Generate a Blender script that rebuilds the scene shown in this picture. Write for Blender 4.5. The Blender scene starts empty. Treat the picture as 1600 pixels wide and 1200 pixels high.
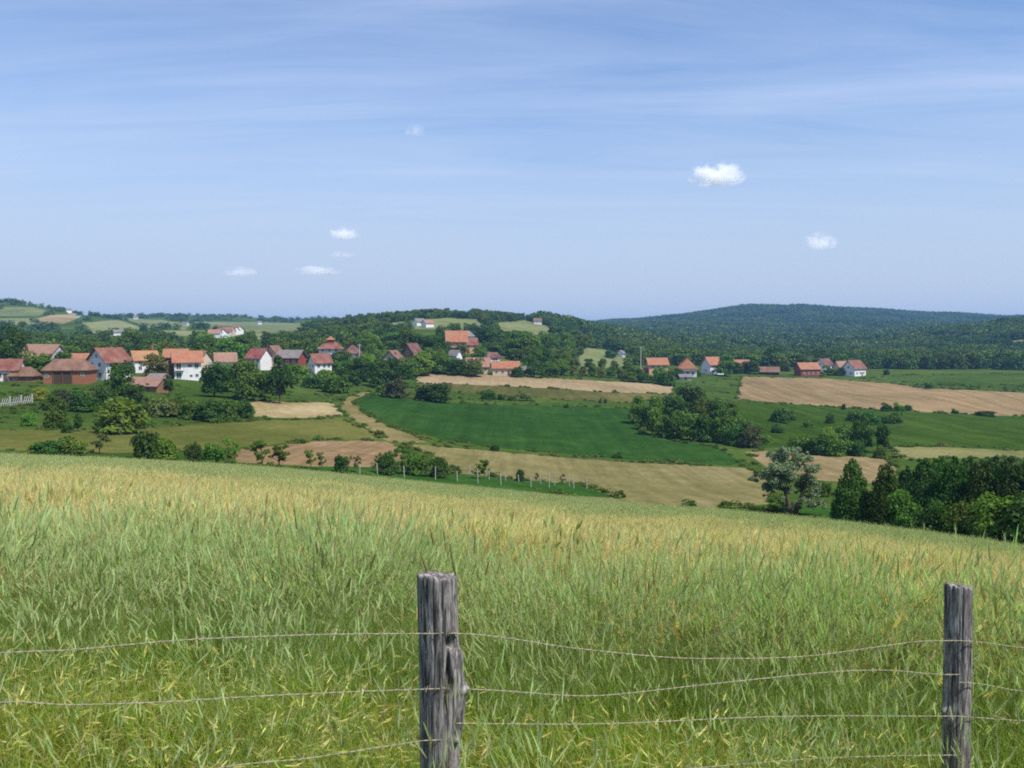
import bpy, bmesh, math, random
import numpy as np
from mathutils import Vector, Matrix, Quaternion
from mathutils.geometry import delaunay_2d_cdt

random.seed(7)
rng = np.random.default_rng(7)
R = math.radians
scene = bpy.context.scene
C = scene.collection

# ------------------------------------------------------------------ camera
F = 1330.0                                   # focal length in pixels of a 1600 px wide picture
EYE = 1.65
PITCH = math.atan(80.0 / F)
cam_d = bpy.data.cameras.new('camera')
cam_d.sensor_width = 36.0
cam_d.lens = 36.0 * F / 1600.0
cam_d.clip_start = 0.05
cam_d.clip_end = 40000.0
cam = bpy.data.objects.new('camera', cam_d)
cam.location = (0, 0, EYE)
cam.rotation_euler = (R(90) - PITCH, 0, 0)
C.objects.link(cam)
scene.camera = cam

# ------------------------------------------------------------------ sky, sun, exposure
SUN_EL, SUN_AZ = R(57), R(126)               # azimuth clockwise from the view direction
world = bpy.data.worlds.new('World')
scene.world = world
world.use_nodes = True
wt = world.node_tree
wt.nodes.clear()
def N(t, typ, **kw):
    n = t.nodes.new(typ)
    for k, v in kw.items():
        if k in n.bl_rna.properties:
            setattr(n, k, v)
        else:
            n.inputs[k.replace('_', ' ')].default_value = v
    return n
w_out = N(wt, 'ShaderNodeOutputWorld')
w_bg = N(wt, 'ShaderNodeBackground')
w_bg.inputs['Strength'].default_value = 0.11
w_sky = N(wt, 'ShaderNodeTexSky', sky_type='NISHITA', sun_disc=False)
w_sky.sun_elevation = SUN_EL
w_sky.sun_rotation = SUN_AZ
w_sky.altitude = 200
w_sky.air_density = 1.0
w_sky.dust_density = 0.3
w_sky.ozone_density = 3.0
# thin cirrus veil: streaks in the direction of view, projected on a high flat layer
w_tc = N(wt, 'ShaderNodeTexCoord')
w_sep = N(wt, 'ShaderNodeSeparateXYZ')
wt.links.new(w_tc.outputs['Generated'], w_sep.inputs[0])
def M(t, op, a, b=None, c=None, clamp=False):
    n = t.nodes.new('ShaderNodeMath'); n.operation = op; n.use_clamp = clamp
    for i, v in enumerate((a, b, c)):
        if v is None: continue
        if isinstance(v, (int, float)): n.inputs[i].default_value = v
        else: t.links.new(v, n.inputs[i])
    return n.outputs[0]
zc = M(wt, 'ADD', M(wt, 'MAXIMUM', w_sep.outputs[2], 0.0), 0.10)
cu = M(wt, 'DIVIDE', w_sep.outputs[0], zc)
cv = M(wt, 'DIVIDE', w_sep.outputs[1], zc)
w_cmb = N(wt, 'ShaderNodeCombineXYZ')
wt.links.new(M(wt, 'ADD', cu, M(wt, 'MULTIPLY', cv, 0.25)), w_cmb.inputs[0])
wt.links.new(cv, w_cmb.inputs[1])
w_map = N(wt, 'ShaderNodeMapping')
w_map.inputs['Scale'].default_value = (0.30, 1.5, 1)
w_map.inputs['Rotation'].default_value = (0, 0, R(-10))
w_map.inputs['Location'].default_value = (3.1, 1.7, 0)
wt.links.new(w_cmb.outputs[0], w_map.inputs[0])
w_n = N(wt, 'ShaderNodeTexNoise', Scale=1.3, Detail=9.0, Roughness=0.60, Distortion=0.9)
wt.links.new(w_map.outputs[0], w_n.inputs['Vector'])
w_n2 = N(wt, 'ShaderNodeTexNoise', Scale=0.35, Detail=3.0, Roughness=0.5)
wt.links.new(w_cmb.outputs[0], w_n2.inputs['Vector'])
streak = N(wt, 'ShaderNodeMapRange'); streak.inputs[1].default_value = 0.36; streak.inputs[2].default_value = 0.70
wt.links.new(w_n.outputs[0], streak.inputs[0])
broad = N(wt, 'ShaderNodeMapRange'); broad.inputs[1].default_value = 0.28; broad.inputs[2].default_value = 0.72
wt.links.new(w_n2.outputs[0], broad.inputs[0])
veil = M(wt, 'ADD', M(wt, 'MULTIPLY', streak.outputs[0], M(wt, 'ADD', M(wt, 'MULTIPLY', broad.outputs[0], 0.55), 0.14)), 0.06, clamp=True)
west = N(wt, 'ShaderNodeMapRange', interpolation_type='SMOOTHSTEP'); west.inputs[1].default_value = 0.15; west.inputs[2].default_value = -0.65; west.inputs[3].default_value = 0.0; west.inputs[4].default_value = 0.17
wt.links.new(w_sep.outputs[0], west.inputs[0])             # the veil thickens towards the left of the view
veil = M(wt, 'ADD', veil, west.outputs[0], clamp=True)
w_tint = N(wt, 'ShaderNodeMix', data_type='RGBA', blend_type='MULTIPLY')
w_tint.inputs['Factor'].default_value = 1.0
wt.links.new(w_sky.outputs[0], w_tint.inputs[6])
w_tint.inputs[7].default_value = (0.90, 1.03, 1.19, 1)
w_mix = N(wt, 'ShaderNodeMix', data_type='RGBA')
wt.links.new(veil, w_mix.inputs['Factor'])
wt.links.new(w_tint.outputs[2], w_mix.inputs[6])
w_mix.inputs[7].default_value = (5.0, 5.9, 7.8, 1)
hz_f = N(wt, 'ShaderNodeMapRange', interpolation_type='SMOOTHERSTEP'); hz_f.inputs[1].default_value = -0.02; hz_f.inputs[2].default_value = 0.34; hz_f.inputs[3].default_value = 0.92; hz_f.inputs[4].default_value = 0.0
wt.links.new(w_sep.outputs[2], hz_f.inputs[0])
w_hz = N(wt, 'ShaderNodeMix', data_type='RGBA')            # low layer of pale air round the whole horizon
wt.links.new(hz_f.outputs[0], w_hz.inputs['Factor'])
wt.links.new(w_mix.outputs[2], w_hz.inputs[6])
w_hz.inputs[7].default_value = (4.05, 4.7, 5.95, 1)
wt.links.new(w_hz.outputs[2], w_bg.inputs['Color'])
wt.links.new(w_bg.outputs[0], w_out.inputs[0])

sun_d = bpy.data.lights.new('sun', 'SUN')
sun_d.energy = 4.7
sun_d.angle = R(0.53)
sun_d.color = (1.0, 0.945, 0.85)
sun = bpy.data.objects.new('sun', sun_d)
S = Vector((math.sin(SUN_AZ) * math.cos(SUN_EL), math.cos(SUN_AZ) * math.cos(SUN_EL), math.sin(SUN_EL)))
sun.rotation_euler = S.to_track_quat('Z', 'Y').to_euler()
sun.location = (60, -30, 90)
C.objects.link(sun)

scene.view_settings.view_transform = 'Standard'
scene.view_settings.look = 'None'
scene.view_settings.gamma = 1.0
scene.view_settings.exposure = 0.3
scene.view_settings.use_curve_mapping = False
scene.render.engine = 'CYCLES'
scene.cycles.use_denoising = False
scene.cycles.max_bounces = 10
scene.cycles.diffuse_bounces = 3
scene.cycles.transmission_bounces = 4
scene.cycles.volume_bounces = 10
scene.cycles.pixel_filter_type = 'BLACKMAN_HARRIS'
scene.cycles.filter_width = 1.9

# ------------------------------------------------------------------ helpers: objects
def link(name, me, mat=None, parent=None, loc=None):
    o = bpy.data.objects.new(name, me)
    C.objects.link(o)
    if mat is not None and me is not None and not me.materials: me.materials.append(mat)
    if parent is not None: o.parent = parent
    if loc is not None: o.location = loc
    return o
def tag(o, label=None, cat=None, group=None, kind=None):
    if label: o['label'] = label
    if cat: o['category'] = cat
    if group: o['group'] = group
    if kind: o['kind'] = kind
    return o
def mesh_np(name, V, Fa, smooth=False, cols=None):
    me = bpy.data.meshes.new(name)
    me.from_pydata([tuple(v) for v in V], [], [tuple(f) for f in Fa])
    if smooth: me.shade_smooth()
    if cols is not None:
        a = me.color_attributes.new('Col', 'FLOAT_COLOR', 'POINT')
        c = np.ones((len(V), 4), np.float32); c[:, :3] = cols
        a.data.foreach_set('color', c.ravel())
    me.update()
    return me
class MB:
    """collects boxes, prisms, tubes into one mesh"""
    def __init__(s): s.v = []; s.f = []
    def add(s, V, Fa):
        b = len(s.v); s.v += [tuple(v) for v in V]; s.f += [tuple(i + b for i in f) for f in Fa]
    def box(s, x0, x1, y0, y1, z0, z1):
        V = [(x0,y0,z0),(x1,y0,z0),(x1,y1,z0),(x0,y1,z0),(x0,y0,z1),(x1,y0,z1),(x1,y1,z1),(x0,y1,z1)]
        s.add(V, [(3,2,1,0),(4,5,6,7),(0,1,5,4),(1,2,6,5),(2,3,7,6),(3,0,4,7)])
    def tube(s, P, rad, n=6, cap=True):
        P = [Vector(p) for p in P]
        if isinstance(rad, (int, float)): rad = [rad] * len(P)
        V = []; Fa = []
        for i, p in enumerate(P):
            d = (P[min(i+1, len(P)-1)] - P[max(i-1, 0)]).normalized()
            a = d.orthogonal().normalized() if abs(d.z) > .9 else d.cross(Vector((0,0,1))).normalized()
            b = d.cross(a).normalized()
            for k in range(n):
                t = 2*math.pi*k/n
                V.append(p + rad[i]*(math.cos(t)*a + math.sin(t)*b))
        for i in range(len(P)-1):
            for k in range(n):
                k2 = (k+1) % n
                Fa.append((i*n+k, i*n+k2, (i+1)*n+k2, (i+1)*n+k))
        if cap:
            Fa.append(tuple(range(n-1, -1, -1))); Fa.append(tuple(range((len(P)-1)*n, len(P)*n)))
        s.add(V, Fa)
    def mesh(s, name, smooth=False): return mesh_np(name, s.v, s.f, smooth)
    def build(s, name, mat, parent=None, smooth=False): return link(name, s.mesh(name, smooth), mat, parent)

# ------------------------------------------------------------------ helpers: materials
def new_mat(name):
    m = bpy.data.materials.new(name); m.use_nodes = True
    t = m.node_tree; t.nodes.clear()
    out = t.nodes.new('ShaderNodeOutputMaterial')
    return m, t, out
def ramp(t, fac, stops):
    n = t.nodes.new('ShaderNodeValToRGB')
    e = n.color_ramp.elements
    while len(e) < len(stops): e.new(0.5)
    for el, (p, c) in zip(e, stops):
        el.position = p; el.color = (*c, 1)
    t.links.new(fac, n.inputs[0])
    return n.outputs[0]
def mixc(t, fac, a, b, mode='MIX'):
    n = t.nodes.new('ShaderNodeMix'); n.data_type = 'RGBA'; n.blend_type = mode
    for sock, v in ((n.inputs['Factor'], fac), (n.inputs[6], a), (n.inputs[7], b)):
        if isinstance(v, (int, float)): sock.default_value = v
        elif isinstance(v, tuple): sock.default_value = (*v, 1)
        else: t.links.new(v, sock)
    return n.outputs[2]
def noise(t, vec, scale, detail=4, rough=0.55, dist=0.0):
    n = N(t, 'ShaderNodeTexNoise', Scale=scale, Detail=detail, Roughness=rough, Distortion=dist)
    t.links.new(vec, n.inputs['Vector'])
    return n.outputs[0]
def mrange(t, v, a, b, c=0.0, d=1.0):
    n = t.nodes.new('ShaderNodeMapRange')
    for i, x in enumerate((a, b, c, d)): n.inputs[i+1].default_value = x
    t.links.new(v, n.inputs[0])
    return n.outputs[0]
def princ(t, out, col, rough=0.9, bump=None, bstr=0.3, bdist=0.05, spec=0.2):
    p = t.nodes.new('ShaderNodeBsdfPrincipled')
    if isinstance(col, tuple): p.inputs['Base Color'].default_value = (*col, 1)
    else: t.links.new(col, p.inputs['Base Color'])
    p.inputs['Roughness'].default_value = rough
    p.inputs['Specular IOR Level'].default_value = spec
    if bump is not None:
        b = t.nodes.new('ShaderNodeBump'); b.inputs['Strength'].default_value = bstr; b.inputs['Distance'].default_value = bdist
        t.links.new(bump, b.inputs['Height']); t.links.new(b.outputs[0], p.inputs['Normal'])
    t.links.new(p.outputs[0], out.inputs['Surface'])
    return p
def field_mat(name, a, b, c, patch=0.03, row=None, row_sp=2.0, row_amt=0.35, fine=1.2):
    a = (a[0]*.70, a[1]*.70, a[2]*.56); b = (b[0]*.88, b[1]*.88, b[2]*.76); c = (c[0]*1.08, c[1]*1.06, c[2]*.95)
    """open ground seen from far: large patches, clumps, fine grain and, if asked, rows at an angle"""
    m, t, out = new_mat(name)
    tc = t.nodes.new('ShaderNodeTexCoord'); P = tc.outputs['Object']
    n1 = noise(t, P, patch, 5, 0.6, 0.4)
    n2 = noise(t, P, patch*7, 4, 0.65)
    n3 = noise(t, P, fine, 3, 0.7)
    f = M(t, 'ADD', M(t, 'MULTIPLY', n1, 0.5), M(t, 'MULTIPLY', n2, 0.5))
    f = M(t, 'ADD', f, M(t, 'MULTIPLY', M(t, 'SUBTRACT', noise(t, P, patch*0.35, 3, 0.5), 0.5), 0.5))
    col = ramp(t, f, [(0.38, a), (0.5, b), (0.62, c)])
    col = mixc(t, 0.45, col, ramp(t, n3, [(0.3, tuple(x*0.5 for x in b)), (0.7, tuple(min(1, x*1.5) for x in b))]))
    if row is not None:
        mp = t.nodes.new('ShaderNodeMapping'); mp.inputs['Rotation'].default_value = (0, 0, row)
        mp.inputs['Scale'].default_value = (1/row_sp, 0.05/row_sp, 0)
        t.links.new(P, mp.inputs[0])
        rn = noise(t, mp.outputs[0], 1.0, 3, 0.6)
        col = mixc(t, mrange(t, rn, 0.38, 0.62, 0, row_amt), col, tuple(x*0.55 for x in a))
    princ(t, out, col, 1.0, n3, 0.6, 0.25, 0.0)
    return m
def plain_mat(name, col, var=0.25, scale=1.5, rough=0.85, bump=0.2):
    m, t, out = new_mat(name)
    tc = t.nodes.new('ShaderNodeTexCoord'); P = tc.outputs['Object']
    n = noise(t, P, scale, 5, 0.65)
    c = mixc(t, mrange(t, n, 0.3, 0.7), tuple(x*(1-var) for x in col), tuple(min(.9, x*(1+var*.6)) for x in col))
    princ(t, out, c, rough, n, bump, 0.03)
    return m
def roof_mat(name, col):
    m, t, out = new_mat(name)
    tc = t.nodes.new('ShaderNodeTexCoord'); P = tc.outputs['Object']
    n = noise(t, P, 0.9, 5, 0.7); n2 = noise(t, P, 6.0, 3, 0.7)
    w = t.nodes.new('ShaderNodeTexWave'); w.wave_type = 'BANDS'; w.bands_direction = 'X'
    w.inputs['Scale'].default_value = 1.4; w.inputs['Distortion'].default_value = 0.3
    t.links.new(P, w.inputs['Vector'])
    c = mixc(t, mrange(t, n, 0.3, 0.72), tuple(x*0.52 for x in col), tuple(min(.8, x*1.0) for x in col))
    c = mixc(t, mrange(t, n2, 0.38, 0.7, 0, 0.5), c, (0.13, 0.085, 0.065))
    c = mixc(t, mrange(t, noise(t, P, 0.35, 3, 0.6), 0.42, 0.65, 0, 0.4), c, (0.30, 0.21, 0.16))
    princ(t, out, c, 0.85, w.outputs[1], 0.5, 0.06)
    return m
def brick_mat(name, col):
    m, t, out = new_mat(name)
    tc = t.nodes.new('ShaderNodeTexCoord')
    br = t.nodes.new('ShaderNodeTexBrick'); br.inputs['Scale'].default_value = 2.2
    br.inputs['Color1'].default_value = (*col, 1); br.inputs['Color2'].default_value = (*(x*0.7 for x in col), 1)
    br.inputs['Mortar'].default_value = (0.3, 0.26, 0.22, 1); br.inputs['Mortar Size'].default_value = 0.012
    mp = t.nodes.new('ShaderNodeMapping'); mp.inputs['Rotation'].default_value = (R(90), 0, 0)
    t.links.new(tc.outputs['Object'], mp.inputs[0]); t.links.new(mp.outputs[0], br.inputs['Vector'])
    n = noise(t, tc.outputs['Object'], 0.8, 5, 0.7)
    c = mixc(t, mrange(t, n, 0.35, 0.7, 0, 0.5), br.outputs[0], tuple(x*0.5 for x in col))
    princ(t, out, c, 0.9)
    return m
def leaf_mat(name, use_attr=False, base=(0.06, 0.1, 0.03), trans=0.3, var=0.35):
    """foliage: colour from the object (or vertex colour), varied per leaf and per plant; light shines through"""
    m, t, out = new_mat(name)
    oi = t.nodes.new('ShaderNodeObjectInfo'); ge = t.nodes.new('ShaderNodeNewGeometry')
    if use_attr:
        at = t.nodes.new('ShaderNodeAttribute'); at.attribute_name = 'Col'; col = at.outputs['Color']
    else:
        col = oi.outputs['Color']
    hs = t.nodes.new('ShaderNodeHueSaturation')
    t.links.new(col, hs.inputs['Color'])
    rnd = ge.outputs['Random Per Island']
    hue = M(t, 'ADD', M(t, 'MULTIPLY', oi.outputs['Random'], 0.036), M(t, 'MULTIPLY', rnd, 0.03))
    t.links.new(M(t, 'ADD', hue, 0.5-0.036), hs.inputs['Hue'])
    v = M(t, 'ADD', M(t, 'MULTIPLY', oi.outputs['Random'], var), M(t, 'MULTIPLY', rnd, var*1.6))
    t.links.new(M(t, 'ADD', v, 1.0 - var*1.3), hs.inputs['Value'])
    d = t.nodes.new('ShaderNodeBsdfDiffuse'); tr = t.nodes.new('ShaderNodeBsdfTranslucent')
    g = t.nodes.new('ShaderNodeBsdfGlossy'); g.inputs['Roughness'].default_value = 0.45
    g.inputs['Color'].default_value = (0.55, 0.6, 0.6, 1)
    t.links.new(hs.outputs[0], d.inputs[0])
    t.links.new(mixc(t, 1.0, hs.outputs[0], (1.15, 1.3, 0.45), 'MULTIPLY'), tr.inputs[0])
    mx = t.nodes.new('ShaderNodeMixShader'); mx.inputs[0].default_value = trans
    t.links.new(d.outputs[0], mx.inputs[1]); t.links.new(tr.outputs[0], mx.inputs[2])
    mg = t.nodes.new('ShaderNodeMixShader'); mg.inputs[0].default_value = 0.014
    t.links.new(mx.outputs[0], mg.inputs[1]); t.links.new(g.outputs[0], mg.inputs[2])
    t.links.new(mg.outputs[0], out.inputs['Surface'])
    return m

# ------------------------------------------------------------------ picture geometry
cp, sp_ = math.cos(PITCH), math.sin(PITCH)
def ray(px, py):
    """u = X/Y and T = drop/Y of the ray through a point of the picture"""
    cx = (px - 800.0)/F; cy = (600.0 - py)/F
    fy = cp + cy*sp_; fz = -sp_ + cy*cp
    return cx/fy, -fz/fy
def project(X, Y, Z):
    Zr = Z - EYE
    d = Y*cp - Zr*sp_
    return 800 + F*X/d, 600 - F*(Y*sp_ + Zr*cp)/d
def T_of(py): return ray(800, py)[1]

# ------------------------------------------------------------------ terrain
def pchip(x, y, xi):
    x = np.asarray(x, float); y = np.asarray(y, float)
    h = np.diff(x); dl = np.diff(y)/h
    d = np.zeros(len(x))
    for k in range(1, len(x)-1):
        if dl[k-1]*dl[k] > 0:
            w1 = 2*h[k]+h[k-1]; w2 = h[k]+2*h[k-1]
            d[k] = (w1+w2)/(w1/dl[k-1]+w2/dl[k])
    d[0] = dl[0]; d[-1] = dl[-1]
    i = np.clip(np.searchsorted(x, xi)-1, 0, len(x)-2)
    s = (xi-x[i])/h[i]
    return ((1+2*s)*(1-s)**2*y[i] + s*(1-s)**2*h[i]*d[i] + s*s*(3-2*s)*y[i+1] + s*s*(s-1)*h[i]*d[i+1])
EDGE_X = [-200, 0, 200, 400, 550, 700, 850, 1000, 1150, 1300, 1450, 1600, 1800]
EDGE_Y = [706, 712, 720, 731, 745, 760, 775, 790, 800, 815, 833, 855, 880]      # top of the crop against the valley
CREST_D = [70, 70, 73, 76, 79, 80, 79, 76, 71, 63, 54, 46, 40]
def edge_px(px): return np.interp(px, EDGE_X, EDGE_Y)
def crest_d(px): return np.interp(px, EDGE_X, CREST_D)
PROFILE = {   # picture column -> (distance, row where the ground shows)
 0: [(105,705),(130,683),(160,655),(190,625),(215,603),(240,592),(300,572),(450,546),(700,526),(1000,506),(1400,467)],
 200: [(105,715),(130,690),(160,657),(190,625),(215,605),(240,593),(300,573),(450,549),(700,529),(1000,513),(1400,502),(1900,492)],
 400: [(110,716),(135,691),(165,661),(190,641),(220,621),(260,603),(310,583),(380,562),(500,544),(700,530),(1000,517),(1500,505),(2000,499)],
 550: [(105,735),(130,706),(160,681),(190,656),(220,636),(260,616),(310,596),(360,574),(420,552),(520,530),(700,512),(850,505),(1300,508),(2000,500)],
 700: [(110,745),(130,722),(155,700),(190,670),(230,645),(280,622),(330,600),(352,587),(375,574),(420,548),(480,531),(600,510),(800,489),(1300,506),(2000,502)],
 850: [(110,757),(135,735),(160,712),(195,682),(235,655),(290,625),(340,603),(365,591),(420,571),(520,547),(650,522),(850,503),(1200,502),(2000,512),(2800,510)],
 1000: [(105,775),(125,756),(150,731),(190,697),(230,666),(290,631),(350,608),(400,591),(450,579),(550,566),(700,553),(1000,537),(1500,520),(2200,510),(2800,503)],
 1150: [(100,785),(125,760),(150,735),(190,700),(230,672),(290,640),(360,611),(420,592),(470,580),(600,569),(800,555),(1200,535),(1800,510),(2600,484)],
 1300: [(70,835),(80,812),(95,788),(120,757),(150,727),(190,702),(230,681),(290,651),(350,621),(420,597),(470,586),(600,574),(800,560),(1200,538),(1800,511),(2600,482)],
 1450: [(62,850),(75,822),(95,792),(120,761),(150,731),(190,700),(240,670),(300,641),(360,612),(430,592),(500,581),(650,567),(850,547),(1000,533),(1400,520),(2000,508),(2600,493)],
 1600: [(55,873),(65,850),(85,820),(105,790),(130,756),(160,726),(195,699),(240,670),(300,649),(360,613),(430,593),(500,582),(620,567),(750,543),(900,519),(1050,505),(1500,517),(2600,503)],
}
PROFILE[-200] = PROFILE[0]; PROFILE[1800] = PROFILE[1600]
COLS = sorted(PROFILE)
NLY = 420
LY = np.linspace(math.log(0.4), math.log(7000), NLY)
def column(px):
    dc = float(crest_d(px)); ty = T_of(float(edge_px(px)))
    zcr = EYE - ty*dc - 0.72
    s = -zcr/dc
    K = [(y, -y*s*(0.66 + 0.34*min(1, y/16.0))) for y in (0.4, 1, 2, 3.5, 6, 10, 16, 25, 38)]
    K = [k for k in K if k[0] < dc*0.8] + [(dc*0.9, zcr*0.893), (dc, zcr)]
    Ym = dc*1.13
    first = PROFILE[px][0]
    if first[0] > dc*1.25:
        K.append((Ym, EYE - ty*Ym - 1.9))
    for (y, row) in PROFILE[px]:
        if y > K[-1][0]*1.03: K.append((y, EYE - T_of(row)*y))
    yl, zl = K[-1]
    K += [(yl*1.25, zl - 0.05*yl), (9000, zl - 0.05*yl - 60)]
    return pchip(np.log([k[0] for k in K]), [k[1] for k in K], LY)
_tab = np.array([column(c) for c in COLS])
UG = np.linspace(-0.9, 0.9, 361)
_uc = (np.array(COLS) - 800.0)/F
Z0 = np.array([np.interp(UG, _uc, _tab[:, j]) for j in range(NLY)]).T        # (u, logY)
kr = np.exp(-0.5*(np.arange(-16, 17)/6.5)**2); kr /= kr.sum()
pad = np.pad(Z0, ((16, 16), (0, 0)), mode='edge')
Z0 = sum(kr[i]*pad[i:i+len(UG)] for i in range(33))
_ph = rng.uniform(0, 6.28, 24); _an = rng.uniform(0, 6.28, 24)
_fr = 2*np.pi/np.geomspace(9, 420, 24); _am = np.geomspace(9, 420, 24)**0.8*0.0055
_bf = 2*np.pi/np.array([180, 260, 340, 460, 620, 800]); _bm = np.array([1.0, 1.2, 1.5, 1.8, 2.0, 2.2])
AMAX = math.atan(0.9)
def H(X, Y):
    X = np.asarray(X, float); Y = np.asarray(Y, float)
    r = np.hypot(X, Y) + 1e-6; a = np.arctan2(X, Y)
    ac = np.clip(a, -AMAX, AMAX)
    Ye = np.clip(r*np.cos(ac), 0.4, 7000)
    fu = np.clip((np.tan(ac) + 0.9)/1.8*360, 0, 359.999); fv = np.clip((np.log(Ye) - LY[0])/(LY[1]-LY[0]), 0, NLY-1.001)
    i = fu.astype(int); j = fv.astype(int); fu = fu-i; fv = fv-j
    z = (Z0[i, j]*(1-fu)*(1-fv) + Z0[i+1, j]*fu*(1-fv) + Z0[i, j+1]*(1-fu)*fv + Z0[i+1, j+1]*fu*fv)
    z = z*np.clip(r/0.4, 0, 1)
    back = np.clip((np.abs(a) - 1.25)/0.9, 0, 1); back = back*back*(3-2*back)
    zb = 0.10*np.minimum(r, 160) + 0.02*np.clip(r-160, 0, 1000)
    z = z*(1-back) + zb*back
    nz = sum(_am[k]*np.sin(_fr[k]*(X*np.cos(_an[k]) + Y*np.sin(_an[k])) + _ph[k]) for k in range(24))
    big = sum(_bm[k]*np.sin(_bf[k]*(X*np.cos(_an[k+3]) + Y*np.sin(_an[k+3])) + _ph[k+5]) for k in range(6))
    return z + nz*np.clip((r-85)/120, 0, 1)*0.8 + big*np.clip((r-1000)/1200, 0, 1)
YS = np.exp(np.linspace(math.log(1.0), math.log(6000), 2600))
def ground_at(px, py, ymin=None):
    """the ground point behind a point of the picture, beyond the near field by default"""
    u, T = ray(px, py)
    if ymin is None: ymin = float(crest_d(px))*1.12
    ys = YS[YS >= ymin]
    hit = np.nonzero(H(u*ys, ys) >= EYE - T*ys)[0]
    y = ys[hit[0]] if len(hit) else ys[-1]
    if len(hit) and hit[0] > 0:
        a, b = ys[hit[0]-1], ys[hit[0]]
        for _ in range(12):
            m_ = (a+b)/2
            if float(H(u*m_, m_)) >= EYE - T*m_: b = m_
            else: a = m_
        y = b
    return u*y, y, float(H(u*y, y))

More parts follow.
